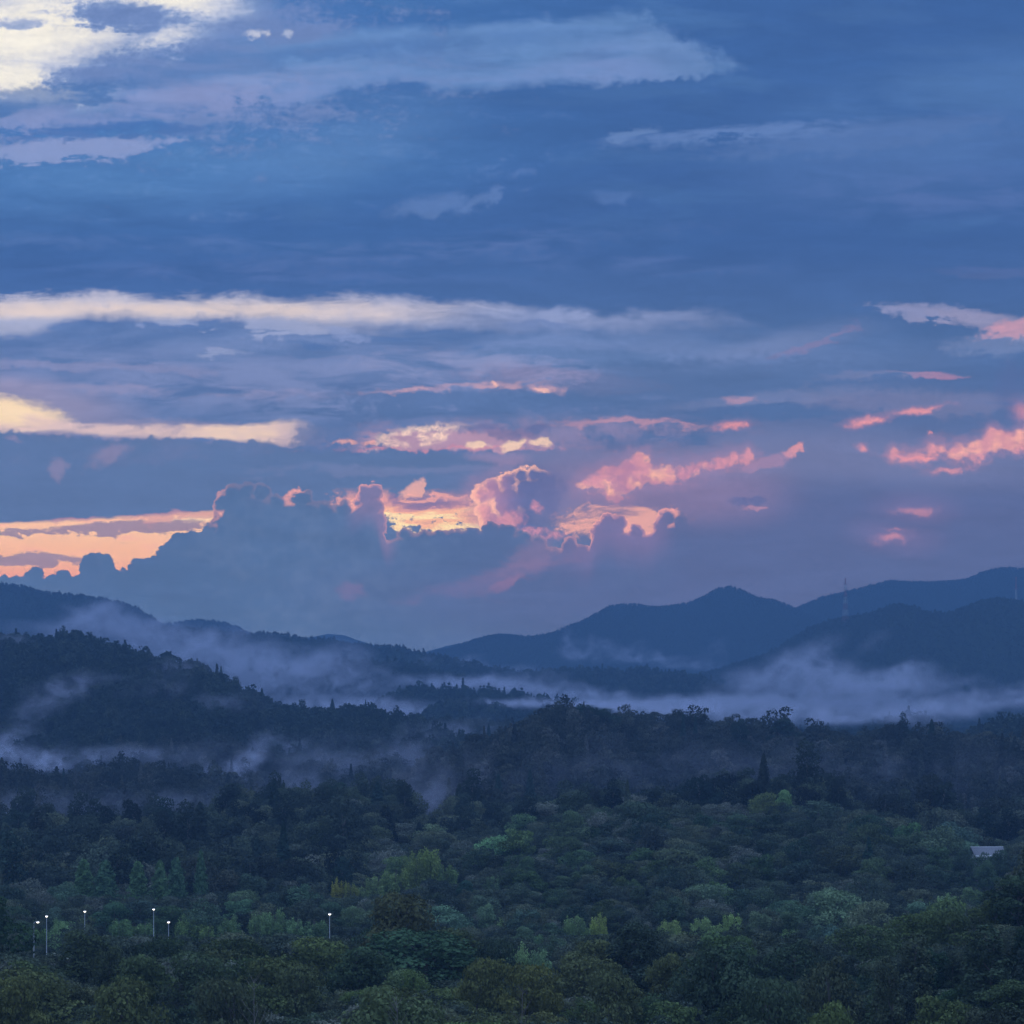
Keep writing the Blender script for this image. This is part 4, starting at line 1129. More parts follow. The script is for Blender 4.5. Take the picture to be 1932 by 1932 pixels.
for px, row, w in ((158, 1620, 46), (199, 1622, 52), (260, 1624, 44), (302, 1622, 42), (333, 1617, 42), (379, 1602, 30)):
    put('spire', SPIRE, px, row, 905 + (px % 7) * 4, w * 1.25, (66, 88, 64) if px % 2 else (74, 96, 64), '')
for px, row, w, col in ((812, 1570, 42, (113, 127, 71)), (780, 1594, 48, (108, 121, 69)), (745, 1618, 50, (104, 120, 73)), (708, 1636, 46, (106, 121, 77)), (661, 1644, 30, (118, 123, 64)),
                    (637, 1646, 24, (132, 130, 62)), (840, 1606, 40, (96, 114, 69)), (1130, 1712, 34, (125, 137, 71)), (1085, 1712, 46, (101, 120, 77)), (1265, 1722, 50, (118, 132, 77)),
                    (978, 1762, 44, (116, 137, 90)), (946, 1764, 38, (113, 135, 93)), (1018, 1768, 46, (104, 125, 88)), (1325, 1716, 46, (115, 133, 82)), (1380, 1708, 40, (120, 139, 82)),
                    (1490, 1738, 44, (108, 130, 80)), (520, 1702, 44, (99, 120, 79)), (490, 1704, 44, (101, 121, 80)), (550, 1712, 44, (96, 118, 80)), (430, 1716, 44, (94, 114, 75)), (355, 1716, 46, (99, 118, 71)), (385, 1722, 40, (104, 121, 71)),
                    (230, 1720, 50, (91, 113, 73)), (270, 1724, 48, (94, 114, 73)), (1165, 1640, 40, (96, 109, 69)), (1190, 1652, 34, (94, 111, 71)), (930, 1640, 30, (89, 106, 75)), (595, 1716, 44, (92, 113, 77))):
    put('bamboo', BAMBOO, px, row, 660 if row > 1755 else (800 if row > 1690 else 960), w * 1.15, col, '')

CLEAR = [(64, 1800, 5, 700), (88, 1794, 5, 715), (160, 1744, 5, 775), (290, 1754, 5, 785), (318, 1770, 5, 700), (622, 1768, 5, 705), (1858, 1619, 14, 1074)]
for t in TREES:
    rows = t['h'] * FOC / t['d']; top = HOR - (t['z'] + t['h'] - EYE) * FOC / t['d']
    CLEAR.append((t['px'], top + rows * 0.55, t['w'] * FOC / t['d'] * 0.22, t['d']))
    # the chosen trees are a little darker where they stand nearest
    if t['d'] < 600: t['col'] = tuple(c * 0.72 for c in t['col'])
# then a natural fill: places from a jittered grid, kinds by zone
def jit(c, k=0.2):
    f = 1 + rng.normal(0, k)
    return tuple(max(0.012, v * f * (1 + rng.normal(0, 0.07))) for v in lin(c))
F = scatter(335, 1330, 5.6, -150, 2082)
okv, zz = in_view(F[:, 0], F[:, 1], 13)
F, zz = F[okv], zz[okv]
hue1 = fbm(((F[:, 0] - CX) / FOC * F[:, 1]) / 26, F[:, 1] / 40, 91, 2); hue2 = fbm(((F[:, 0] - CX) / FOC * F[:, 1]) / 33, F[:, 1] / 48, 97, 2)
patch = fbm(((F[:, 0] - CX) / FOC * F[:, 1]) / 60, F[:, 1] / 60, 77, 3)
def MEADOW(px, d):
    c2 = crest(RIDGES[1], px)[0]
    return ((d > 1210) & (d < 1425) & (px > 1590) & (px < 1895)) | ((d > c2 - 46) & (d < c2 + 25) & (px > 1135) & (px < 1425)) | ((d > c2 - 30) & (d < c2 + 25) & (px > 1590) & (px < 1660))
LAMP_GAP = [(64, 700), (88, 715), (160, 775), (290, 785), (318, 700), (622, 705)]
for (px, d), z, q, h1, h2 in zip(F, zz, patch, hue1, hue2):
    if MEADOW(np.array([px]), np.array([d]))[0] or (1822 < px < 1905 and 985 < d < 1130): continue
    X = (px - CX) / FOC * d
    near_fixed = False
    for t in TREES:
        if not t['fixed']: break
        dx = X - (t['px'] - CX) / FOC * t['d']; dy = d - t['d']
        # leave each chosen tree its own ground, and do not grow in front of it
        if abs(dx) < t['w'] * 0.45 and -t['w'] * 1.1 - 4 < dy < t['w'] * 0.4: near_fixed = True; break
    if near_fixed and rng.random() < 0.93: continue
    for lx, ld in LAMP_GAP:
        if math.hypot(X - (lx - CX) / FOC * ld, d - ld) < 3.2: near_fixed = True
    if near_fixed and any(math.hypot(X - (lx - CX) / FOC * ld, d - ld) < 3.2 for lx, ld in LAMP_GAP): continue
    if d < 710 and 52 < px < 104 and rng.random() < (1.0 if d > 575 else 0.5): continue
    r = rng.random()
    if d < 600:
        if rng.random() < 0.60: continue
        if px < 1150:
            kind, ps, col, s = 'broad', (LAYER if r < 0.72 else ROUND), ((84, 92, 58) if q > 0 else (66, 80, 58)), rng.uniform(0.9, 1.35)
        else:
            kind, ps, col, s = ('oval', TALL, (72, 84, 64), rng.uniform(0.75, 1.05)) if r < 0.28 else ('broad', ROUND if r < 0.65 else LAYER, (76, 88, 60) if q > 0 else (60, 74, 56), rng.uniform(0.9, 1.3))
    elif d < 930:
        if rng.random() < (0.45 if 660 < d < 800 and px < 700 else 0.15): continue
        if rng.random() < 0.35: continue
        s = rng.uniform(0.55, 1.0) if d > 780 else rng.uniform(0.45, 0.8)
        if r < 0.16 and q > -0.05: kind, ps, col, s = 'bamboo', BAMBOO, (106, 126, 80), s * 1.05
        elif r < 0.6: kind, ps, col = 'broad', ROUND, (80, 98, 76) if q > 0 else (70, 86, 70)
        else: kind, ps, col = 'broad', (LAYER if r < 0.75 else ROUND), (86, 104, 70) if q > 0 else (74, 90, 66)
    elif d < 1150 and px > 680:
        if rng.random() < 0.3: continue
        s = rng.uniform(0.65, 1.1)
        kind, ps, col = 'broad', (ROUND if r < 0.5 else LAYER), ((84, 98, 66) if q > 0.02 else (64, 76, 60))
        if r > 0.99: kind, ps, col = 'cedar', CEDAR, (56, 72, 60)
    else:
        if rng.random() < 0.35: continue
        s = rng.uniform(0.85, 1.4)
        if r < 0.05: kind, ps, col = 'cedar', CEDAR, (44, 54, 50)
        elif r < 0.3: kind, ps, col = 'oval', TALL, (48, 57, 52)
        else: kind, ps, col = 'broad', (ROUND if r < 0.75 else LAYER), ((62, 70, 58) if q > 0.05 else (46, 54, 50))
    if d > 600 and px > 700 and 1000 > d > 840 and q < -0.12: s *= 0.75
    s *= float(np.clip(rng.lognormal(0, 0.22), 0.65, 1.5))
    p = ps[int(rng.integers(len(ps)))]
    sw = s * rng.uniform(0.82, 1.2)
    # keep what the photograph shows clear: lamp poles, the roof, the upper half of each chosen tree
    f = FOC / d; wpx = p.w * sw * f * 0.5; low = 0
    for lx, lr, lh, ld in CLEAR:
        if d < ld and abs(px - lx) < wpx + lh: low = max(low, lr)
    if low:
        hmax = EYE + (HOR - low) / FOC * d - z
        if p.h * s > hmax:
            if hmax < p.h * 0.28: continue
            sw *= max(0.6, hmax / (p.h * s)); s = hmax / p.h
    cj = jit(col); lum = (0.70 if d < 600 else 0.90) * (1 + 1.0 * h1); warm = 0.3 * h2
    if 800 < d < 1150 and px > 680:            # the low hill: lit crest canopy painted brighter, shaded flank trees painted darker
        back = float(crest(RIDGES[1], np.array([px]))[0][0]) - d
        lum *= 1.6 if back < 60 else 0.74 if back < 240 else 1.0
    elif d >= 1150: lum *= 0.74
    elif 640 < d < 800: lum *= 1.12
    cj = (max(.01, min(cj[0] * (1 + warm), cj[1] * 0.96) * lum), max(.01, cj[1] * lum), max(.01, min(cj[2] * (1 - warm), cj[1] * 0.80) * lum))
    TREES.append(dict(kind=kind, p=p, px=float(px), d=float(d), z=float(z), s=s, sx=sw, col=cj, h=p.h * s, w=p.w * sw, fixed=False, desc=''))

# how much of each shows: paint them near to far on a coarse grid
GW, GH, G = 966, 310, 2.0
buf = np.zeros((GH, GW), bool)
for t in sorted(TREES, key=lambda t: t['d']):
    f = FOC / t['d']
    top = HOR - (t['z'] + t['h'] - EYE) * f; bot = HOR - (t['z'] + 0.12 * t['h'] - EYE) * f
    w = t['w'] * f * 0.46
    x0, x1 = int(max(0, (t['px'] - w) / G)), int(min(GW, (t['px'] + w) / G + 1))
    y0, y1 = int(max(0, (top - 1312) / G)), int(min(GH, (bot - 1312) / G + 1))
    t['vis'] = 0; t['vr'] = (top + bot) / 2; t['vx'] = t['px']; t['top'] = top
    if x1 <= x0 or y1 <= y0: continue
    yy, xx = np.mgrid[y0:y1, x0:x1]
    e = ((xx * G - t['px']) / max(w, 1)) ** 2 + ((yy * G + 1312 - (top + bot) / 2) / max((bot - top) / 2, 1)) ** 2
    m = (e < 1) & ~buf[y0:y1, x0:x1]
    t['vis'] = int(m.sum())
    if t['vis']:
        t['vr'] = float(yy[m].mean() * G + 1312); t['vx'] = float(xx[m].mean() * G)
    buf[y0:y1, x0:x1] |= m
TREES.sort(key=lambda t: -(t['vis'] + (1000 if t['fixed'] and t['vis'] > 10 else 0)))
KEEP = []
cnt = {}
for t in TREES:
    k = t['kind']; c = cnt.get(k, 0)
    lim = {'broad': 270, 'oval': 45, 'cedar': 30, 'bamboo': 60, 'spire': 6}[k]
    if t['vis'] < (20 if t['fixed'] else 45) or c >= lim or len(KEEP) >= 345: continue
    cnt[k] = c + 1; t['keep'] = True; KEEP.append(t)

KIND_NAME = dict(broad=('broadleaf_tree', 'tree', 'broadleaf trees of the near wood'), oval=('oval_evergreen_tree', 'tree', 'oval evergreens of the near wood'),
                 cedar=('cedar_tree', 'tree', 'dark cedars of the near wood'), bamboo=('bamboo_clump', 'bamboo', 'bamboo clumps on the valley slope'),
                 spire=('conical_tree', 'tree', 'row of light green conical trees'))

# ------------------------------------------------------------------ labels that single each tree out
LAND = [(64, 'side-arm lamp'), (160, 'short lit lamp'), (304, 'middle lamps'), (622, 'rightmost lamp'), (900, 'flat-topped tree'),
        (1194, 'big dark evergreen'), (1350, 'pale bamboo pair'), (1600, 'pale domed tree'), (1860, 'building')]
def tone(c):
    r, g, b = c
    l = 0.3 * r + 0.6 * g + 0.1 * b
    if r > g * 0.93: return 'brownish' if l < 0.11 else 'yellowish'
    if b > g * 0.74: return 'dark blue-green' if l < 0.07 else 'blue-green'
    return 'very dark' if l < 0.055 else 'dark green' if l < 0.075 else 'mid green' if l < 0.1 else 'olive green' if r > g * 0.8 else 'light green'
def shape_word(t):
    for nm, S in (('round', ROUND), ('layered', LAYER), ('oval', TALL), ('pointed', CEDAR), ('conical', SPIRE), ('plumed', BAMBOO)):
        if t['p'] in S: return nm
def band(r):
    return ('at the bottom edge' if r > 1880 else 'in the front wood' if r > 1815 else 'on the front crest' if r > 1765 else 'on the lamp slope' if r > 1700
            else 'on the mid slope' if r > 1630 else 'on the green hill' if r > 1560 else 'at the dark wood edge')
ORD = ['first', 'second', 'third', 'fourth', 'fifth', 'sixth', 'seventh', 'eighth', 'ninth', 'tenth', 'eleventh', 'twelfth']
cells = {}
for t in KEEP:
    lx, ln = min(LAND, key=lambda q: abs(q[0] - t['vx']))
    side = 'left of' if t['vx'] < lx - 22 else 'right of' if t['vx'] > lx + 22 else 'by'
    noun = {'broad': 'tree', 'oval': 'evergreen', 'cedar': 'cedar', 'bamboo': 'bamboo clump', 'spire': 'tree'}[t['kind']]
    t['head'] = (tone(t['col']) + ' ' + (shape_word(t) + ' ' if t['kind'] != 'bamboo' else '') + noun)
    t['where'] = band(t['vr']) + ' ' + side + ' the ' + ln
    cells.setdefault((t['head'], t['where']), []).append(t)
for (head, where), L_ in cells.items():
    L_.sort(key=lambda t: t['vx'])
    n = len(L_)
    for i, t in enumerate(L_):
        if n == 1: t['label'] = head + ' ' + where
        elif i == 0: t['label'] = 'leftmost ' + head + ' ' + where
        elif i == n - 1: t['label'] = 'rightmost ' + head + ' ' + where
        else: t['label'] = ORD[min(i, 11)] + ' ' + head + ' from left ' + where
for t in KEEP:
    if t['desc']: t['label'] = t['desc'] if len(t['desc'].split()) > 4 else t['desc'] + ' ' + t['where']
sp = sorted([t for t in KEEP if t['kind'] == 'spire'], key=lambda t: t['px'])
for i, t in enumerate(sp):
    t['label'] = ('leftmost' if i == 0 else 'rightmost and slimmest' if i == len(sp) - 1 else ORD[i]) + ' of the light green conical trees behind the lamps' + ('' if i in (0, len(sp) - 1) else ', from the left')
seen_l = {}
for t in KEEP:
    s = seen_l.setdefault(t['label'], []); s.append(t)
for lab, L_ in seen_l.items():
    if len(L_) > 1:
        L_.sort(key=lambda t: t['vr'])
        for i, t in enumerate(L_):
            t['label'] = ('upper ' if i == 0 else 'lower ' if i == len(L_) - 1 else 'middle ') + lab

def build_tree(t):
    nm, cat, grp = KIND_NAME[t['kind']]
    e = bpy.data.objects.new(nm, None); COL.objects.link(e)
    e.empty_display_size = 0.5
    e.location = ((t['px'] - CX) / FOC * t['d'], t['d'], t['z'] - 0.2)
    e.rotation_euler = (0, 0, rng.uniform(0, 6.28)); e.scale = (t['sx'], t['sx'], t['s'])
    e['label'] = t['label']; e['category'] = cat; e['group'] = grp
    c = bpy.data.objects.new('crown', t['p'].crown); COL.objects.link(c); c.parent = e
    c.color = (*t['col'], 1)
    k = bpy.data.objects.new('stems' if t['kind'] == 'bamboo' else 'trunk', t['p'].trunk); COL.objects.link(k); k.parent = e
for t in KEEP:
    if len(t['label'].split()) > 16: t['label'] = t['label'].replace(' from left', '')
    build_tree(t)

# the rest of the near wood and everything farther: one stuff object per stretch of wood
rest = [t for t in TREES if not t.get('keep')]
ALLP = ROUND + LAYER + TALL + CEDAR + SPIRE + BAMBOO
near_set = bpy.data.collections.new('near_wood_kinds')
for q, p in enumerate(ALLP):
    me = p.crown.copy(); me.materials.clear(); me.materials.append(M_LIGHT if p in BAMBOO else M_DARK if (p in CEDAR or p in TALL) else M_FAR)
    o = bpy.data.objects.new('k%02d_crown' % q, me); near_set.objects.link(o)
def sub(name, label, T):
    if not T: return
    forest(name, label, [((t['px'] - CX) / FOC * t['d'], t['d'], t['z'] - 0.2) for t in T], np.array([ALLP.index(t['p']) for t in T]), np.array([(t['sx'], t['sx'], t['s']) for t in T]), near_set)
sub('valley_wood', 'smaller trees and saplings filling the slope between lamps and dark wood edge', [t for t in rest if t['d'] < 1150])
sub('dark_wood', 'dense dark wood edge standing behind the light green valley slope', [t for t in rest if t['d'] >= 1150])

fine = low_set('fine', 900, 0.40, (M_RIDGE, M_RIDGE, M_RIDGE))
mid = low_set('mid', 260, 0.78, (M_HILL, M_HILL, M_HILL))
coarse = low_set('far', 90, 1.4, (M_HILL, M_HILL, M_HILL))
faint = low_set('mountain', 60, 1.7, (M_MOUNT, M_MOUNT, M_MOUNT))
def wood(name, label, d0, d1, step, coll, smin, smax, cedar, ridges=None):
    P = scatter(d0, d1, step)
    v, z = in_view(P[:, 0], P[:, 1], 14)
    P, z = P[v], z[v]
    n = len(P)
    X = (P[:, 0] - CX) / FOC * P[:, 1]
    q = fbm(X / 130, P[:, 1] / 130, 55, 3)
    r = rng.random(n)
    idx = np.where(r < cedar + np.clip(q, -.1, .25), 3 + (rng.random(n) < .5), np.where(r < 0.94, rng.integers(0, 3, n), 2))
    s = rng.uniform(smin, smax, n) * np.clip(rng.lognormal(0, 0.2, n), 0.6, 1.5) * np.where(idx == 2, 0.85, 1.0) * np.where(idx >= 3, 0.85, 1.0)
    forest(name, label, np.stack([X, P[:, 1], z - 0.3], 1), idx, np.stack([s, s, s * rng.uniform(0.85, 1.15, n)], 1), coll)
    return n
NW = [wood('ridge_wood', 'mixed forest covering the near dark ridge and its conifer-topped crest', 1331, 2080, 8.4, fine, 0.85, 1.5, 0.07),
      wood('hill_wood', 'forest of conifers and broadleaf trees over the big misty hill', 2080, 3150, 9.0, mid, 0.8, 1.25, 0.16),
      wood('valley_hill_wood', 'tree cover on the low hills that rise out of the valley mist', 3150, 5400, 12.0, coarse, 0.75, 1.1, 0.08),
      wood('mountain_wood', 'far forest covering the blue mountains', 5400, 10600, 12.0, faint, 0.45, 0.7, 0.03)]
print('trees', len(TREES), 'kept', len(KEEP), cnt, 'woods', NW)

# low vines and scrub over the two clearings
def scrub():
    P = np.concatenate([scatter(1200, 1430, 2.4, 1560, 1932), scatter(1040, 1200, 2.2, 1100, 1680)])
    P = P[MEADOW(P[:, 0], P[:, 1])]
    z = ground_z(P[:, 0], P[:, 1]); n = len(P)
    s = rng.uniform(0.14, 0.30, n)
    o = forest('scrub', 'pale green vines and scrub over the cleared slopes', np.stack([(P[:, 0] - CX) / FOC * P[:, 1], P[:, 1], z - 0.2], 1), rng.choice([0, 1, 1, 5], n), np.stack([s * 1.7, s * 1.7, s], 1), scrub_set)
    o['category'] = 'scrub'
scrub_set = low_set('scrub', 120, 1.1, (leaf_material('scrub_leaves', LIGHT_GREENS), M_FAR, M_LIGHT))
scrub()

# a few pale bare stems in front of the nearest crowns
for i, (px, row, d, lab) in enumerate(((472, 1846, 392, 'pale bare dead tree at the bottom edge below the middle of the left wood'), (978, 1862, 390, 'pale bare dead tree at the bottom edge below the olive yellow trees'), (742, 1880, 384, 'short pale bare stem at the bottom edge left of centre'))):
    h, g = height_for(px, row, d)
    e = bpy.data.objects.new('bare_tree', None); COL.objects.link(e)
    e.location = ((px - CX) / FOC * d, d, g); e['label'] = lab; e['category'] = 'tree'; e['group'] = 'bare pale trees in the front wood'
    for nm, (V, F_) in zip(('trunk', 'branches'), bare_tree_parts(np.random.default_rng(60 + i), h)):
        me = mesh_np(nm, V, F_, True); me.materials.append(PALE_BARK)
        o = bpy.data.objects.new(nm, me); COL.objects.link(o); o.parent = e

# ------------------------------------------------------------------ lamps, pylons, building
STEEL = plain('galvanised_steel', (0.42, 0.44, 0.49), 0.5)
HOUSING = plain('grey_lamp_housing', (0.40, 0.42, 0.45), 0.5)
LENS = plain('lit_lamp_lens', (0.9, 0.9, 0.85), 0.3, emit=(1.0, 0.90, 0.76), strength=3.2)
def mesh_obj(name, V, F, mat, parent=None, smooth=False):
    me = mesh_np(name, V, F, smooth); me.materials.append(mat)
    o = bpy.data.objects.new(name, me); COL.objects.link(o); o.parent = parent
    return o
def box_np(x0, x1, y0, y1, z0, z1):
    V = np.array([(x, y, z) for z in (z0, z1) for y in (y0, y1) for x in (x0, x1)], float)
    F = np.array([(0, 2, 3, 1), (4, 5, 7, 6), (0, 1, 5, 4), (2, 6, 7, 3), (0, 4, 6, 2), (1, 3, 7, 5)])
    return V, F
def ball_np(c, rx, ry, rz, nu=12, nv=7, top=1.0, bot=-1.0):
    V, F = [], []
    for j in range(nv):
        q = math.asin(bot + (top - bot) * j / (nv - 1))
        for i in range(nu):
            a = 2 * math.pi * i / nu
            V.append((c[0] + rx * math.cos(a) * math.cos(q), c[1] + ry * math.sin(a) * math.cos(q), c[2] + rz * math.sin(q)))
    for j in range(nv - 1):
        for i in range(nu):
            F.append((j * nu + i, j * nu + (i + 1) % nu, (j + 1) * nu + (i + 1) % nu, (j + 1) * nu + i))
    return np.array(V), np.array(F)
def lamp(px, row, d, arm, label):
    h, g = height_for(px, row, d)
    e = bpy.data.objects.new('street_lamp', None); COL.objects.link(e)
    e.location = ((px - CX) / FOC * d, d, g)
    e['label'] = label; e['category'] = 'street lamp'; e['group'] = 'lit lamps on tall poles in the valley'
    V, F = tube_np([(0, 0, -0.8), (0, 0, h * 0.5), (0, 0, h - 0.35)], [0.13, 0.10, 0.07], 8)
    mesh_obj('pole', V, F, STEEL, e, True)
    bx = 0.95 if arm else 0.0
    if arm:
        V, F = tube_np([(0, 0, h - 0.5), (0.35, 0, h - 0.15), (bx, 0, h - 0.1)], [0.06, 0.055, 0.05], 6)
        mesh_obj('arm', V, F, STEEL, e, True)
    V, F = ball_np((bx, 0, h - 0.18), 0.38, 0.32, 0.22, 14, 5, 1.0, 0.0)
    hd = mesh_obj('lamp_head', V, F, HOUSING, e, True)
    V, F = ball_np((bx, -0.02, h - 0.19), 0.33, 0.34, 0.28, 14, 6, -0.02, -1.0)
    mesh_obj('lens', V, F, LENS, hd, True)
lamp(64, 1738, 700, True, 'leftmost lit lamp, its head on a short arm to the right of the pole')
lamp(88, 1727, 715, False, 'tall lit lamp just right of the lamp with a side arm')
lamp(160, 1718, 775, False, 'short lit lamp alone between the left pair and the middle pair of lamps')
lamp(290, 1714, 785, False, 'highest placed lit lamp, left one of the middle pair')
lamp(318, 1738, 700, False, 'lower lit lamp, right one of the middle pair')
lamp(622, 1723, 705, False, 'lit lamp standing far to the right of the other lamps')

RED, WHITE = plain('faded_red_paint', (0.26, 0.07, 0.07), 0.6), plain('white_paint', (0.40, 0.40, 0.42), 0.6)
def strut(a, b, r=0.3):
    return tube_np([a, b], [r, r], 4)
def pylon(px, row, d, label):
    h, g = height_for(px, row, d)
    e = bpy.data.objects.new('transmission_pylon', None); COL.objects.link(e)
    e.location = ((px - CX) / FOC * d, d, g); e.rotation_euler = (0, 0, 0.5)
    e['label'] = label; e['category'] = 'pylon'; e['group'] = 'red and white transmission pylons on the ridge'
    def half(u): return 4.6 * (1 - u) ** 1.25 + 0.85 if u < 0.97 else 0.5
    n = 14; us = np.linspace(0, 1, n + 1)
    cs = [(1, 1), (-1, 1), (-1, -1), (1, -1)]
    P = lambda c, hh, u: np.array([c[0] * hh, c[1] * hh, u * h])
    for i in range(0, n, 2):                        # seven painted sections, white and red in turn
        parts = []
        for k in (i, i + 1):
            a, b = us[k], us[k + 1]; ha, hb = half(a), half(b)
            for q in range(4):
                s, t = cs[q], cs[(q + 1) % 4]
                parts += [strut(P(s, ha, a), P(s, hb, b), 0.2), strut(P(s, ha, a), P(t, hb, b), 0.11), strut(P(t, ha, a), P(s, hb, b), 0.11), strut(P(s, hb, b), P(t, hb, b), 0.11)]
        V, F = join_np(parts)
        mesh_obj('lattice_section', V, F, RED if (i // 2) % 2 == 0 else WHITE, e)
    for zz, ww in ((0.985, 4.5), (0.86, 7.5), (0.74, 7.0), (0.62, 6.6)):
        pr = []
        for s in (-1, 1):
            tip = np.array([s * ww, 0, zz * h])
            hb = half(zz)
            for y in (-hb, hb):
                pr.append(strut(np.array([0, y, zz * h]), tip, 0.17)); pr.append(strut(np.array([s * hb, y, zz * h + 2.4]), tip, 0.14))
        V, F = join_np(pr); mesh_obj('cross_arm', V, F, RED, e)
pylon(1595, 1091, 6420, 'red and white lattice pylon rising above the far mountain skyline')
pylon(1917, 1088, 6440, 'faint lattice pylon standing against the mountain at the right edge')

def building():
    px, d = 1862, 1075
    h, g = height_for(px, 1598, d)
    e = bpy.data.objects.new('roofed_building', None); COL.objects.link(e)
    e.location = ((px - CX) / FOC * d, d, g); e.rotation_euler = (0, 0, R(4))
    e['label'] = 'long pale building with a grey ribbed roof among trees at the right'; e['category'] = 'building'
    W, D, rise = 5.4, 5.0, 2.9
    ev = h - rise
    wallm, roofm = plain('white_render', (0.26, 0.26, 0.29), 0.8), plain('grey_metal_roof', (0.17, 0.17, 0.20), 0.8)
    dark = plain('dark_window', (0.05, 0.06, 0.07), 0.15); trimm = plain('white_fascia', (0.5, 0.5, 0.54), 0.6)
    V, F = box_np(-W, W, -D, D, -1.5, ev - 0.05); mesh_obj('wall', V, F, wallm, e)
    pr = []
    for k in range(9):                       # courses of the roof, each a slab stepped over the one below
        a, b = k / 9, (k + 1) / 9
        for s in (-1, 1):
            ya, yb = s * (D + 0.8) * (1 - a), s * (D + 0.8) * (1 - b)
            za, zb = ev + rise * a, ev + rise * b
            P = np.array([(-W - .6, ya, za), (W + .6, ya, za), (W + .6, yb, zb - 0.1), (-W - .6, yb, zb - 0.1), (-W - .6, ya, za + 0.16), (W + .6, ya, za + 0.16), (W + .6, yb, zb + 0.05), (-W - .6, yb, zb + 0.05)])
            pr.append((P, np.array([(0, 1, 5, 4), (4, 5, 6, 7), (1, 2, 6, 5), (3, 0, 4, 7), (0, 3, 2, 1), (2, 3, 7, 6)])))
    V, F = join_np(pr); rf = mesh_obj('roof', V, F, roofm, e)
    V, F = box_np(-W - .7, W + .7, -0.25, 0.25, h - 0.06, h + 0.16); mesh_obj('ridge_cap', V, F, trimm, rf)
    V, F = box_np(-W - .62, W + .62, -D - 0.98, -D - 0.84, ev - 0.75, ev + 0.14); mesh_obj('fascia', V, F, trimm, e)
    for k in range(4):
        x = -W + 1.5 + k * 2.6
        V, F = box_np(x - 1.0, x + 1.0, -D - 0.06, -D + 0.05, ev - 2.7, ev - 1.3); w = mesh_obj('window', V, F, trimm, e)
        V, F = box_np(x - 0.9, x + 0.9, -D - 0.10, -D - 0.03, ev - 2.6, ev - 1.4); mesh_obj('pane', V, F, dark, w)
building()

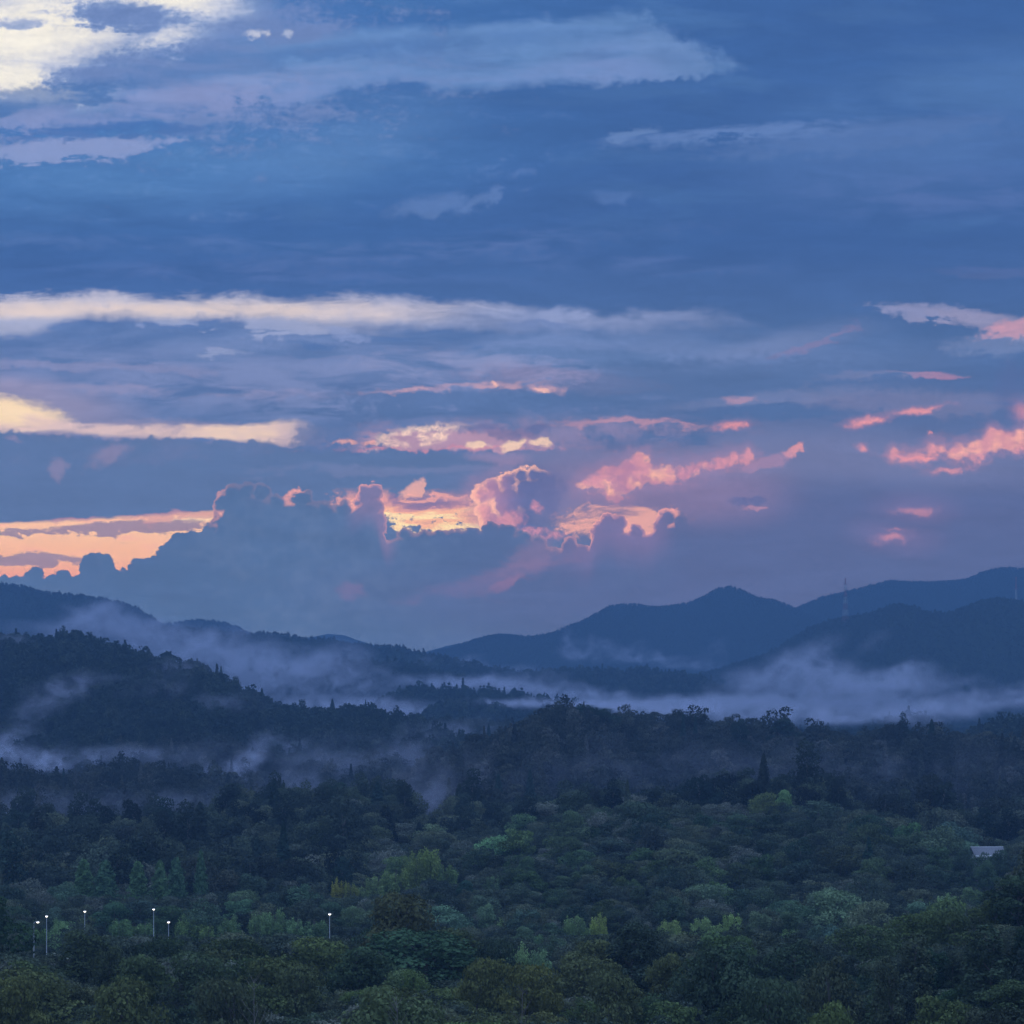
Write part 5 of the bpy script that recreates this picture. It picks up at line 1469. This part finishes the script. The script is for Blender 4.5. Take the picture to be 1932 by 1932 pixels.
# ------------------------------------------------------------------ mist lying in the valleys
def hit(px, row, dmin):
    d = np.arange(dmin, 13000, 6.0); z = ground_z(np.full(d.shape, px), d)
    ok = (z + 6 - EYE) / d >= (HOR - row) / FOC
    return float(d[np.argmax(ok)]) if ok.any() else dmin
MIST_COLOR = (0.60, 0.63, 0.86)
def mist_material():
    m, nt, N, L = new_mat('valley_mist')
    v = N.new('ShaderNodeVolumePrincipled'); o = N.new('ShaderNodeOutputMaterial')
    v.inputs['Color'].default_value = (*MIST_COLOR, 1); v.inputs['Density'].default_value = 1.0
    L.new(v.outputs[0], o.inputs['Volume'])
    return m
MIST = mist_material()
def mist(name, label, lobes, freq=1.0, ragged=1.0, vox=2.4, seed=0.0):
    """a bank of mist: soft lobes (column, row, distance, half width, half height, half depth in m, optical depth, lean) broken up by turbulence"""
    L_ = []
    for px, row, d, rx, ry, rd, tau, lean in lobes:
        c = ((px - CX) / FOC * d, d, EYE + (HOR - row) / FOC * d)
        s = (rx / FOC * d, rd, ry / FOC * d)
        L_.append((c, s, tau / (rd * 1.77), lean))
    lo = np.min([np.array(c) - 2.1 * np.array(s) * (1 + abs(k) * .5, 1, 1) for c, s, a, k in L_], 0); hi = np.max([np.array(c) + 2.1 * np.array(s) * (1 + abs(k) * .5, 1, 1) for c, s, a, k in L_], 0)
    dm = np.mean([l[2] for l in lobes]); vx = vox / FOC * dm
    res = [int(np.clip((hi[i] - lo[i]) / (vx * (1, 4, 1)[i]), 8, (460, 80, 240)[i])) for i in range(3)]
    vol = bpy.data.volumes.new(name); o = bpy.data.objects.new(name, vol); COL.objects.link(o)
    ctr = (lo + hi) / 2; o.location = ctr
    g = bpy.data.node_groups.new('bank_' + name, 'GeometryNodeTree'); Ex.tree = g
    g.interface.new_socket('Geometry', in_out='INPUT', socket_type='NodeSocketGeometry')
    g.interface.new_socket('Geometry', in_out='OUTPUT', socket_type='NodeSocketGeometry')
    N, K = g.nodes, g.links
    pos = N.new('GeometryNodeInputPosition')
    def vm(op, a, b=None, out=0):
        n = N.new('ShaderNodeVectorMath'); n.operation = op
        for i, v in enumerate((a, b)):
            if v is None: continue
            if isinstance(v, Ex): K.new(v.s, n.inputs[i])
            else: n.inputs[i].default_value = tuple(v)
        return Ex(n.outputs[out])
    p = Ex(pos.outputs[0])
    unit = 34.0 / FOC * dm / freq                 # size of the larger billows in metres
    def nz(vv, sc, det, off):
        n = N.new('ShaderNodeTexNoise'); n.inputs['Scale'].default_value = sc; n.inputs['Detail'].default_value = det; n.inputs['Roughness'].default_value = 0.6
        K.new(vm('ADD', vv, (off + seed, off * 1.7, off * 0.3)).s, n.inputs['Vector']); return n
    q = vm('MULTIPLY', p, (1.0, 0.35, 1.5))
    w1 = nz(q, 0.45 / unit, 3, 11.0)
    warp = vm('MULTIPLY', vm('SUBTRACT', Ex(w1.outputs['Color']), (0.5, 0.5, 0.5)), (unit * 2.6 * ragged, unit, unit * 2.0 * ragged))
    pw = vm('ADD', p, warp)
    n2 = Ex(nz(vm('MULTIPLY', pw, (1.0, 0.3, 1.25)), 0.9 / unit, 6, 37.0).outputs[0])
    shear = N.new('ShaderNodeCombineXYZ'); sp0 = N.new('ShaderNodeSeparateXYZ'); K.new(pw.s, sp0.inputs[0]); K.new((Ex(sp0.outputs[2]) * -0.7).s, shear.inputs[0])
    n3 = Ex(nz(vm('MULTIPLY', vm('ADD', pw, Ex(shear.outputs[0])), (1.6, 0.4, 0.7)), 1.3 / unit, 6, 71.0).outputs[0])
    ridge = Ex.math('POWER', 1.0 - Ex.math('ABSOLUTE', n3 * 4.0 - 2.0, clamp=True), 2.0)
    tot = None
    sepw = N.new('ShaderNodeSeparateXYZ'); K.new(pw.s, sepw.inputs[0]); zw = Ex(sepw.outputs[2])
    for c, s, a, lean in L_:
        cc = np.array(c) - ctr
        pl = pw
        if lean:
            off = N.new('ShaderNodeCombineXYZ'); K.new(((zw - float(cc[2])) * (-lean)).s, off.inputs[0]); pl = vm('ADD', pw, Ex(off.outputs[0]))
        u = vm('DIVIDE', vm('SUBTRACT', pl, cc), s)
        e = Ex.math('EXPONENT', Ex(vm('DOT_PRODUCT', u, u, 1).s) * -1.0) * float(a)
        tot = e if tot is None else tot + e
    mod = sstep(n2, 0.5 - 0.10 * ragged, 0.5 + 0.13 * ragged) * (ridge * 0.9 + 0.95) + 0.10
    dens = tot * mod
    peak = max(a for c, s, a, k in L_)
    dens = emax(dens - peak * 0.012, 0.0) if True else dens
    vc = N.new('GeometryNodeVolumeCube')
    K.new(dens.s, vc.inputs['Density']); vc.inputs['Background'].default_value = 0.0
    vc.inputs['Min'].default_value = tuple(lo - ctr); vc.inputs['Max'].default_value = tuple(hi - ctr)
    for i, nm in enumerate(('Resolution X', 'Resolution Y', 'Resolution Z')): vc.inputs[nm].default_value = res[i]
    sm = N.new('GeometryNodeSetMaterial'); sm.inputs['Material'].default_value = MIST
    K.new(vc.outputs[0], sm.inputs[0]); go = N.new('NodeGroupOutput'); K.new(sm.outputs[0], go.inputs[0])
    N.new('NodeGroupInput')
    md = o.modifiers.new('bank', 'NODES'); md.node_group = g
    vol.materials.append(MIST)
    o['label'] = label; o['category'] = 'mist'; o['kind'] = 'stuff'
    return o
def emaxz(a): return a

D = 4350
mist('mist_bank', 'pale mist streaming down behind the big wooded hill', [
    (120, 1186, D, 70, 15, 160, 1.0, .4), (168, 1156, D, 28, 20, 120, 1.3, .6), (190, 1170, D, 34, 18, 120, 1.0, .6), (235, 1188, D, 75, 22, 160, 1.7, .4), (335, 1218, D, 90, 24, 180, 1.9, .3), (455, 1244, D, 100, 26, 180, 1.9, .3),
    (570, 1266, D, 100, 26, 180, 1.9, .4), (620, 1296, D, 80, 20, 180, 1.8, .4), (520, 1300, D, 150, 30, 180, 2.2, 0), (700, 1327, D, 100, 12, 160, 1.8, 0), (640, 1240, D, 36, 26, 120, .6, 1.0), (420, 1205, D, 40, 18, 120, .5, 1.0)], 1.05, 1.1)
D = 3600
mist('mist_bank', 'pale mist pooled between the low valley hills in the middle', [
    (640, 1330, D, 130, 11, 120, 1.4, 0), (740, 1346, D, 110, 10, 120, 1.4, 0), (1000, 1326, D, 110, 6, 120, 1.7, 0), (1120, 1331, D, 120, 7, 120, 1.8, 0), (1250, 1337, D, 140, 8, 120, 1.8, 0)], 1.2, 0.6, seed=5)
D = 4420
mist('mist_bank', 'thin bright mist line behind the lowest valley hill', [
    (840, 1284, D, 70, 8, 100, 1.5, 0), (900, 1289, D, 100, 7, 100, 2.0, 0), (985, 1299, D, 90, 7, 100, 2.0, 0), (1070, 1313, D, 110, 8, 120, 1.8, 0), (1000, 1277, D, 50, 12, 100, .6, .6), (1200, 1326, D, 140, 8, 120, 1.6, 0), (1340, 1326, D, 110, 9, 120, 1.5, 0)], 1.3, 0.9, seed=9)
D = 5450
mist('mist_plume', 'wisps of mist rising off the middle hills', [
    (880, 1254, D, 16, 18, 80, .55, .6), (900, 1262, D, 40, 10, 80, .6, 0), (960, 1268, D, 50, 9, 80, .6, .3), (770, 1256, D, 40, 9, 80, .55, .8), (830, 1270, D, 40, 8, 80, .6, .4)], 1.4, 1.1, seed=13)
D = 7550
mist('mist_plume', 'faint upright wisps on the face of the peaked mountain', [
    (1070, 1208, D, 10, 20, 90, .6, .1), (1084, 1228, D, 22, 14, 90, .8, 0), (1112, 1222, D, 9, 20, 90, .7, .6), (1140, 1226, D, 14, 18, 90, .75, .5), (1180, 1232, D, 26, 14, 90, .8, .7), (1225, 1242, D, 50, 8, 90, 1.0, 0), (1310, 1256, D, 60, 7, 90, .6, 0), (1360, 1225, D, 40, 22, 90, .16, .7)], 1.8, 1.2, vox=2.2, seed=17)
D = 4050
mist('mist_bank', 'broad pale mist bank rising in front of the dark mountain at the right', [
    (1415, 1290, D, 50, 18, 140, 1.2, .5), (1475, 1258, D, 42, 24, 140, 1.2, 1.0), (1533, 1236, D, 22, 28, 120, 1.2, .9), (1545, 1270, D, 60, 20, 140, 1.4, .5), (1580, 1296, D, 110, 20, 160, 2.2, .2), (1660, 1290, D, 80, 18, 160, 2.2, .3), (1712, 1268, D, 34, 14, 120, 1.3, .7),
    (1500, 1326, D, 160, 15, 180, 2.4, 0), (1660, 1332, D, 140, 15, 180, 2.2, 0), (1370, 1330, D, 110, 10, 160, 1.6, 0), (1640, 1212, D, 24, 20, 100, .28, .9), (1820, 1290, D, 60, 14, 120, .4, .6)], 1.15, 1.25, seed=21)
D = 2760
mist('mist_bank', 'low pale mist behind the wooded skyline at the right edge', [
    (1880, 1322, D, 100, 12, 90, 1.2, 0), (1800, 1338, D, 60, 11, 90, 1.1, .3), (1925, 1300, D, 40, 10, 80, .6, .5), (1840, 1308, D, 40, 8, 80, .5, .8), (1620, 1350, D, 170, 12, 100, 1.3, 0), (1440, 1348, D, 120, 10, 90, 1.0, 0), (1250, 1345, D, 120, 8, 90, .8, 0)], 1.0, 0.9, seed=25)
def face(px, row, rx, ry, tau, lean, off=45, rd=30, dmin=1900): return (px, row, hit(px, row, dmin) - off, rx, ry, rd, tau * 1.5, lean)
mist('mist_wisp', 'torn wisps of mist drifting across the big wooded hill', [
    face(100, 1318, 46, 22, .32, .8), face(150, 1292, 40, 16, .34, .9), (200, 1284, hit(200, 1284, 1900) - 45, 36, 12, 30, .26, .9), face(60, 1350, 36, 26, .22, .6), face(20, 1212, 40, 10, .4, .6), face(330, 1262, 60, 12, .22, .8), face(300, 1300, 60, 16, .14, .8), face(420, 1330, 60, 20, .14, .8)], 1.0, 1.2, vox=2.6, seed=29)
mist('mist_wisp', 'brighter mist pooled behind the lower wooded ridge at the left', [
    face(-10, 1418, 50, 24, .9, .4, 40, 30, 1850), face(60, 1436, 70, 18, .85, .3, 40, 30, 1850), face(150, 1438, 70, 16, .65, .3, 40, 30, 1850), face(20, 1395, 40, 22, .3, .8, 40, 30, 1850), face(250, 1430, 70, 16, .3, .2, 40, 30, 1850)], 1.0, 1.0, vox=2.6, seed=33)
mist('mist_plume', 'bright slanting plume of mist rising from the hollow beside the lower ridge', [
    face(468, 1450, 22, 34, .95, .45, 40, 30, 1850), face(492, 1415, 16, 28, .55, .45, 40, 30, 1850), face(425, 1462, 40, 14, .8, .3, 40, 30, 1850), face(545, 1415, 34, 26, .2, .6, 40, 30, 1850), face(600, 1440, 50, 26, .2, .5, 40, 30, 1850)], 1.1, 1.0, vox=2.6, seed=37)
mist('mist_wisp', 'thin veils of mist over the lower ridge at the left edge', [
    face(50, 1518, 44, 20, .34, .7, 30, 24, 1330), face(20, 1545, 60, 14, .4, .4, 30, 24, 1330), face(312, 1528, 18, 26, .34, .3, 30, 24, 1330), face(350, 1548, 40, 12, .3, .3, 30, 24, 1330), face(480, 1522, 60, 14, .2, .3, 30, 24, 1330), face(200, 1530, 60, 20, .12, .6, 30, 24, 1330)], 1.0, 1.0, vox=2.6, seed=41)
mist('mist_wisp', 'faint mist in the notch between the dark wood and the middle ridge', [
    face(798, 1545, 16, 26, .3, .1, 30, 24, 1280), face(740, 1440, 60, 30, .22, .6, 40, 30, 1800), face(860, 1385, 60, 20, .3, .5, 40, 30, 1800), face(780, 1400, 50, 24, .2, .6, 40, 30, 1900)], 1.0, 1.0, vox=4, seed=45)

D = 1560
mist('mist_veil', 'thin bluish veil of mist between the dark wood edge and the lower misty ridge', [
    (60, 1530, 1500, 150, 26, 40, .26, 0), (260, 1535, 1500, 130, 24, 40, .22, 0), (430, 1520, 1500, 110, 24, 40, .2, 0), (600, 1500, 1480, 90, 26, 40, .16, 0)], 0.6, 0.7, vox=4, seed=51)
mist('mist_veil', 'thin bluish veil of mist in front of the middle wooded ridge', [
    (800, 1490, 1380, 50, 50, 30, .28, 0), (900, 1455, 1440, 110, 44, 30, .06, 0), (1150, 1450, 1440, 170, 44, 30, .07, 0), (1450, 1450, 1440, 200, 44, 30, .07, 0), (1780, 1455, 1470, 200, 44, 30, .07, 0)], 0.6, 0.7, vox=5, seed=55)
mist('mist_veil', 'thin veil of mist in the hollow behind the lower misty ridge', [
    (640, 1440, 1960, 150, 40, 50, .2, .3), (300, 1430, 1960, 160, 26, 50, .18, 0), (560, 1480, 1900, 110, 26, 40, .2, 0)], 0.7, 0.9, vox=4, seed=59)
